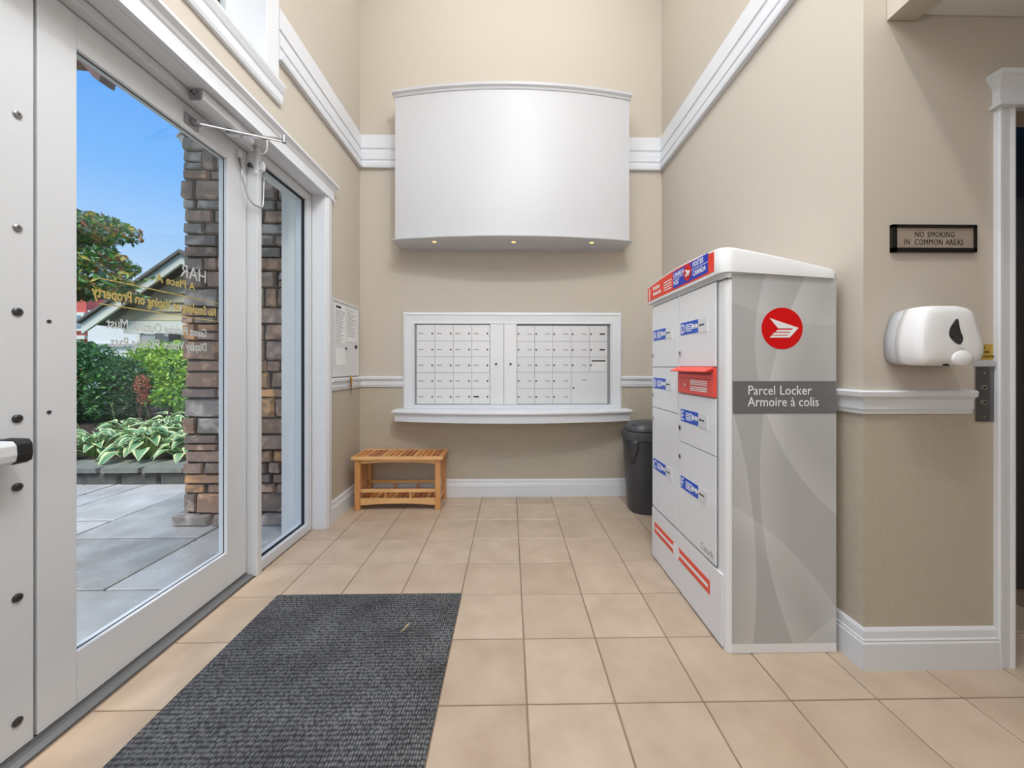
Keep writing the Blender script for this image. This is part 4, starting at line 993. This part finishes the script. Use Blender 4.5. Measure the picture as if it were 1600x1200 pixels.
# retaining wall: blocks and capstones
rw = thing('retaining_wall', 'low block retaining wall with capstones in front of the hostas', 'wall', (-5, 3.95, PZ))
obox('core', 'soil', (-8.5, -2.2, 3.97, 4.12, PZ, 0.10), rw)
rnd = random.Random(5); x = -8.5
BV = rock_variants(5, 0.02, 0.015, 9)
while x < -2.3:
    w = rnd.choice((0.40, 0.44, 0.48)); rock('block', BV, (x + 0.004, 3.915, PZ - 0.03), (x + w - 0.004, 4.05, 0.090), 'block', rw, rnd); x += w
x = -8.6
while x < -2.3:
    w = rnd.choice((0.42, 0.46)); rock('capstone', BV, (x + 0.003, 3.895, 0.092), (x + w - 0.003, 4.22, 0.150), 'cap_block', rw, rnd); x += w
gd = sroot('ground', (-7, 7, 0))
bm = bmesh.new(); poly(bm, [(-14, 4.10, PZ - 0.05), (-14, 4.10, 0.13), (-14, 4.8, 0.17), (-14, 6.0, 0.30), (-14, 8, 0.35), (-14, 8, PZ - 0.05)], (12.4, 0, 0)); obj('planting_bed', bm, 'soil', gd)
obox('lawn', 'grass', (-60, -1.7, 8.0, 60, -0.1, 0.25), gd)
obox('lawn', 'grass', (-60, -11, -20, 8.0, -0.1, PZ - 0.005), gd)
obox('lawn', 'grass', (-11, -1.7, -20, -1.0, -0.1, PZ - 0.005), gd)
obox('foundation', 'mortar', (-1.66, -1.60, -1.0, 4.2, -0.2, -0.034), gd)

# hostas: every blade its own part
def hosta_leaf(seed):
    r = random.Random(seed); bm = bmesh.new(); n = 6; L, W = 1.0, r.uniform(0.30, 0.38); rows = []
    for i in range(n + 1):
        t = i / n; w = W * (math.sin(math.pi * t ** 0.8)) ** 0.8 * (1 - 0.3 * t) if 0 < t < 1 else 0.012
        dz = 0.30 * t - 0.62 * t * t + 0.01; fold = 0.35 * w
        rows.append([bm.verts.new((s * w, t * L, dz + abs(s) ** 1.2 * fold + (0.015 * math.sin(i * 2.3 + s * 3) if 0 < abs(s) else 0))) for s in (-1, -0.62, 0, 0.62, 1)])
    for a, b in zip(rows, rows[1:]):
        for k_ in range(4):
            f = bm.faces.new((a[k_], a[k_ + 1], b[k_ + 1], b[k_])); f.material_index = 1 if k_ in (0, 3) else 0; f.smooth = True
    me = bpy.data.meshes.new('hosta_blade'); bm.to_mesh(me); bm.free(); me.materials.append(M['hosta_green']); me.materials.append(M['hosta_cream']); return me
HL = [hosta_leaf(s) for s in range(5)]
def hosta(x, y, z, rad, n, label, seed, stalks=0):
    r = random.Random(seed); t = thing('hosta', label, 'plant', (x, y, z), 'variegated hostas in the bed')
    bm = bmesh.new()
    for i in range(n):
        a = 2 * math.pi * (i * 0.618034 % 1) + r.uniform(-0.2, 0.2); f = (i + 0.5) / n; rr = rad * (0.15 + 0.55 * f); hz = rad * (0.75 - 0.55 * f ** 1.4) + r.uniform(-0.03, 0.03)
        o = bpy.data.objects.new('leaf', HL[i % 5]); C.objects.link(o); o.parent = t
        p = Vector((rr * math.cos(a), rr * math.sin(a), max(hz, 0.06))); o.location = p
        s = rad * r.uniform(0.38, 0.54); o.scale = (s, s, s); o.rotation_euler = (R(18 - 34 * f + r.uniform(-12, 12)), R(r.uniform(-16, 16)), a - math.pi / 2)
        w = p + Vector((x, y, z)); tube(bm, [(x + 0.02 * math.cos(a), y + 0.02 * math.sin(a), z - 0.02), (x + 0.55 * p.x, y + 0.55 * p.y, z + 0.75 * p.z), tuple(w)], 0.004, 4, cap=False)
    obj('stems', bm, 'stem', t)
    for q in range(stalks):
        a = r.uniform(0, 6.28); bm = bmesh.new(); b = Vector((x + 0.1 * math.cos(a), y + 0.1 * math.sin(a), z)); tp_ = b + Vector((0.12 * math.cos(a), 0.12 * math.sin(a), rad * 1.35))
        tube(bm, [b, b.lerp(tp_, 0.6) + Vector((0, 0, 0.04)), tp_], [0.004, 0.0035, 0.002], 5); tube(bm, [tp_, tp_ + Vector((0, 0, 0.05))], [0.004, 0.022], 6); obj('flower_stalk', bm, 'stem', t)
hosta(-4.22, 4.38, 0.13, 0.40, 44, 'large variegated hosta spilling over the capstones nearest the pier', 1)
hosta(-4.85, 4.42, 0.14, 0.34, 36, 'variegated hosta at the left of the front row by the capstones', 2, 1)
hosta(-3.72, 4.38, 0.14, 0.34, 36, 'variegated hosta at the front, partly behind the stone pier', 3)
hosta(-5.45, 4.55, 0.15, 0.34, 33, 'variegated hosta cut off by the left edge of the door glass', 4)
hosta(-4.55, 4.95, 0.18, 0.38, 39, 'variegated hosta behind the large one in the middle row', 5, 2)
hosta(-5.20, 5.05, 0.18, 0.34, 33, 'variegated hosta in the middle row below the dark shrub', 6, 1)
hosta(-3.95, 4.92, 0.18, 0.36, 36, 'variegated hosta in the middle row next to the pier', 7, 1)
hosta(-4.30, 5.40, 0.22, 0.36, 33, 'variegated hosta at the back below the rust red bush', 8, 1)
hosta(-4.95, 5.50, 0.23, 0.34, 28, 'variegated hosta at the back in shade of the dark shrub', 9, 1)

# shrubs and tree: crown of many small leaves over a stem
def leaves(bm, c, rad, n, size, r, mats, shell=0.45, wt=None):
    c = Vector(c)
    for _ in range(n):
        d = Vector((r.gauss(0, 1), r.gauss(0, 1), r.gauss(0, 1))).normalized(); k_ = (shell + (1 - shell) * r.random()) ** 0.7
        p = c + Vector((d.x * rad[0], d.y * rad[1], d.z * rad[2])) * k_
        n1 = Vector((r.uniform(-1, 1), r.uniform(-1, 1), r.uniform(0.0, 1.2))).normalized(); a = n1.orthogonal().normalized(); a.rotate(Matrix.Rotation(r.uniform(0, 6.28), 3, n1)); b = n1.cross(a)
        s = size * r.uniform(0.6, 1.25); mi = r.choices(range(mats), wt)[0] if wt else r.randrange(mats)
        vs = [bm.verts.new(p + a * s * x + b * s * y + n1 * s * z) for x, y, z in ((-1, 0, 0), (-0.2, 0.42, 0.12), (1, 0, -0.12), (-0.2, -0.42, 0.12))]
        bm.faces.new((vs[0], vs[1], vs[2])).material_index = mi; bm.faces.new((vs[0], vs[2], vs[3])).material_index = mi
def shrub(name, label, cat, base, blobs, mats, seed, size, stem=0.03, wt=None, group=None, branches=8, fork=None):
    t = thing(name, label, cat, base, group); r = random.Random(seed); bm = bmesh.new()
    for (c, rad, n) in blobs: leaves(bm, c, rad, n, size, r, len(mats), wt=wt)
    f = obj('foliage', bm, mats, t, kind='stuff')
    bm = bmesh.new(); b = Vector(base)
    if fork: tube(bm, [b - Vector((0, 0, 0.1)), b.lerp(Vector(fork), 0.5) + Vector((0.05, 0, 0)), Vector(fork)], [stem * 2.2, stem * 1.7, stem * 1.4], 8); b = Vector(fork)
    for q in range(branches):
        c, rad, n = blobs[q % len(blobs)]; e_ = Vector(c) + Vector((r.uniform(-0.5, 0.5) * rad[0], r.uniform(-0.5, 0.5) * rad[1], r.uniform(-0.3, 0.6) * rad[2]))
        tube(bm, [b + Vector((r.uniform(-1, 1) * stem, r.uniform(-1, 1) * stem, -0.03)), b.lerp(e_, 0.5) + Vector((r.uniform(-0.1, 0.1), r.uniform(-0.1, 0.1), 0)), e_], [stem, stem * 0.6, stem * 0.2], 6)
    obj('branches', bm, 'bark', t)
    return t
shrub('shrub', 'dense dark green shrub at left behind the hostas', 'shrub', (-6.5, 6.1, 0.3), [((-6.95, 6.1, 0.95), (0.68, 0.5, 0.68), 5800), ((-6.25, 6.05, 0.78), (0.42, 0.45, 0.58), 3200), ((-7.5, 6.5, 0.95), (0.45, 0.45, 0.66), 3400)], ['leaf_dark', 'leaf_mid', 'leaf_silver'], 1, 0.042, wt=(8, 2, 0.6))
shrub('shrub', 'yellow-green shrub in the middle of the hedge below the house gable', 'shrub', (-6.1, 6.9, 0.32), [((-6.6, 7.0, 1.18), (0.55, 0.4, 0.50), 2600), ((-6.0, 6.8, 1.10), (0.55, 0.4, 0.56), 3600)], ['leaf_mid', 'leaf_lime', 'leaf_dark'], 2, 0.045, wt=(3, 7, 0.5))
shrub('shrub', 'bright green shrub at right of the hedge beside the pier', 'shrub', (-5.35, 6.3, 0.3), [((-5.45, 6.3, 0.90), (0.42, 0.38, 0.52), 2800), ((-5.0, 6.2, 0.85), (0.42, 0.4, 0.48), 2400), ((-5.6, 6.4, 1.2), (0.28, 0.25, 0.3), 900)], ['leaf_mid', 'leaf_lime', 'leaf_dark'], 3, 0.038, wt=(5, 5, 1))
shrub('flowering_bush', 'rust red feathery bush among the green shrubs', 'bush', (-5.58, 5.72, 0.27), [((-5.60, 5.72, 0.90), (0.10, 0.10, 0.17), 420), ((-5.54, 5.70, 0.70), (0.09, 0.09, 0.10), 180)], ['flower_red', 'leaf_rust'], 4, 0.022, stem=0.01)
shrub('fern', 'bright green ferny plant just above the hostas', 'plant', (-5.25, 5.75, 0.26), [((-5.28, 5.75, 0.70), (0.20, 0.16, 0.16), 600), ((-5.02, 5.75, 0.62), (0.16, 0.15, 0.12), 300)], ['leaf_mid', 'leaf_lime'], 5, 0.040, stem=0.01, wt=(3, 2))
blobs = []
r = random.Random(13)
for q in range(26):
    a = r.uniform(0, 6.28); d = r.uniform(0.2, 1.0) ** 0.6; h_ = r.uniform(-1, 1)
    c = (-9.25 + 1.25 * d * math.cos(a) * math.sqrt(1 - h_ * h_ * 0.6), 7.5 + 0.9 * d * math.sin(a), 3.45 + 1.05 * h_)
    blobs.append((c, (0.50, 0.5, 0.24), 320))
blobs += [((-7.75, 7.3, 2.75), (0.45, 0.4, 0.20), 260), ((-7.5, 7.4, 2.55), (0.35, 0.3, 0.12), 90), ((-7.9, 7.4, 3.9), (0.35, 0.3, 0.22), 160), ((-7.3, 7.4, 2.95), (0.4, 0.3, 0.12), 40), ((-7.9, 7.3, 3.3), (0.4, 0.3, 0.2), 200)]
shrub('maple_tree', 'maple tree with green, gold and rust leaves against blue sky', 'tree', (-10.3, 7.8, 0.3), blobs, ['leaf_dark', 'leaf_mid', 'leaf_gold', 'leaf_rust', 'leaf_silver'], 6, 0.075, stem=0.04, wt=(4, 4.5, 2.6, 2.4, 2.6), branches=24, fork=(-10.0, 7.7, 2.9))

# porch roof over the entrance (above the frame; it shades the door and the pier)
pr = sroot('porch_roof', (-2.2, 0, 3.76))
obox('soffit', 'timber_brown', (-2.80, -1.63, 0.2, 3.7, 3.76, 3.80), pr); obox('roof_deck', 'shingle', (-2.86, -1.63, 0.2, 3.75, 3.801, 3.90), pr)
# garden house with gable
HY = 10.0
gh = thing('garden_house', 'small cream-sided house with grey gable roof beyond the hedge', 'house', (-8.4, HY + 2, 0.25))
ev = at(150, 503, HY); pk = at(296, 400, HY); rgt = Vector((2 * pk.x - ev.x, HY, ev.z))
sl = (pk.z - ev.z) / (pk.x - ev.x)
zb = at(200, 496, HY).z
bm = bmesh.new(); ins = 0.35
poly(bm, [(ev.x + ins, HY + 0.10, ev.z + 0.02), (rgt.x - ins, HY + 0.10, ev.z + 0.02), (pk.x, HY + 0.10, pk.z - ins * sl)], (0, 4, 0)); obj('gable_wall', bm, 'siding', gh)
nb_ = 9; z = ev.z + 0.05; q = 0
while z < pk.z - 0.5:
    h_ = 0.24; xa = ev.x + ins + (z - ev.z) / sl; xb = rgt.x - ins - (z - ev.z) / sl; xa2 = xa + h_ / sl; xb2 = xb - h_ / sl
    if xb2 - xa2 < 0.1: break
    bm = bmesh.new(); poly(bm, [(xa, HY + 0.05, z), (xb, HY + 0.05, z), (xb2, HY + 0.095, z + h_ - 0.01), (xa2, HY + 0.095, z + h_ - 0.01)], (0, 0.012, 0)); obj('siding_board', bm, 'siding', gh); z += h_
for s, a in ((1, ev), (-1, rgt)):
    bm = bmesh.new(); nx = Vector((-sl * s, 0, 1)).normalized()
    p0 = Vector(a) - Vector((s * 0.1, 0, sl * 0.1)); p1 = Vector(pk)
    poly(bm, [p0 + Vector((0, -0.25, 0)), p1 + Vector((0, -0.25, 0)), p1 + Vector((0, -0.25, -0.27)), p0 + Vector((0, -0.25, -0.27))], (0, 0.06, 0)); obj('barge_board', bm, 'house_trim', gh)
    bm = bmesh.new(); poly(bm, [p0 + Vector((-s * 0.06, -0.32, 0.003)), p1 + Vector((0, -0.32, 0.003)), p1 + Vector((0, -0.32, 0.09)), p0 + Vector((-s * 0.06, -0.32, 0.06))], (0, 4.6, 0)); obj('roof', bm, 'shingle', gh)
obox('frieze_board', 'house_trim', (ev.x + 0.7, rgt.x - 0.7, HY + 0.02, HY + 0.12, ev.z - 0.30, ev.z + 0.03), gh)
obox('back_wall', 'render_white', (ev.x + 0.4, rgt.x - 0.4, HY + 1.4, HY + 1.5, 0.25, ev.z + 0.02), gh)
a, b = at(213, 500, HY), at(217, 500, HY); obox('post', 'house_trim', (a.x, b.x, HY + 0.03, HY + 0.15, 0.25, ev.z - 0.3), gh)
a, b = at(217, 500, HY), at(240, 500, HY); obox('door_panel', 'panel_grey', (a.x + 0.01, b.x, HY + 0.05, HY + 0.12, 0.25, ev.z - 0.32), gh)
a, b = at(240.3, 500, HY), at(262, 500, HY); obox('porch_column', 'panel_dark', (a.x, b.x, HY + 0.03, HY + 0.40, 0.25, ev.z - 0.3), gh)
rb = thing('red_house', 'coral red house with white framed window far left', 'house', tuple(at(110, 560, 15)))
A_, B_ = at(40, 440, 15), at(137, 535, 15)
obox('wall', 'house_red', (A_.x, B_.x - 0.05, 15, 19, 0.25, A_.z), rb)
c0, c1 = at(108, 488, 14.9), at(131, 517, 14.9)
f_ = obox('window_frame', 'house_trim', (c0.x, c1.x, 14.90, 14.99, c1.z, c0.z), rb)
obox('pane', 'win_glass', (c0.x + 0.12, c1.x - 0.12, 14.88, 14.895, c1.z + 0.12, c0.z - 0.12), f_)
c0, c1 = at(40, 524, 14.9), at(137, 530, 14.9); obox('trim_board', 'house_trim', (c0.x, c1.x - 0.1, 14.88, 14.99, c1.z, c0.z), rb)
wf = thing('white_garage', 'white rendered garage wall behind the hedge', 'building', tuple(at(200, 560, 15)))
c0, c1 = at(137, 497, 14.5), at(330, 545, 14.5); obox('wall', 'render_white', (c0.x, c1.x, 14.5, 18, 0.25, c0.z + 0.3), wf)
obox('eaves_board', 'panel_grey', (c0.x, c1.x, 14.42, 14.49, at(200, 541, 14.45).z, at(200, 537, 14.45).z), wf)
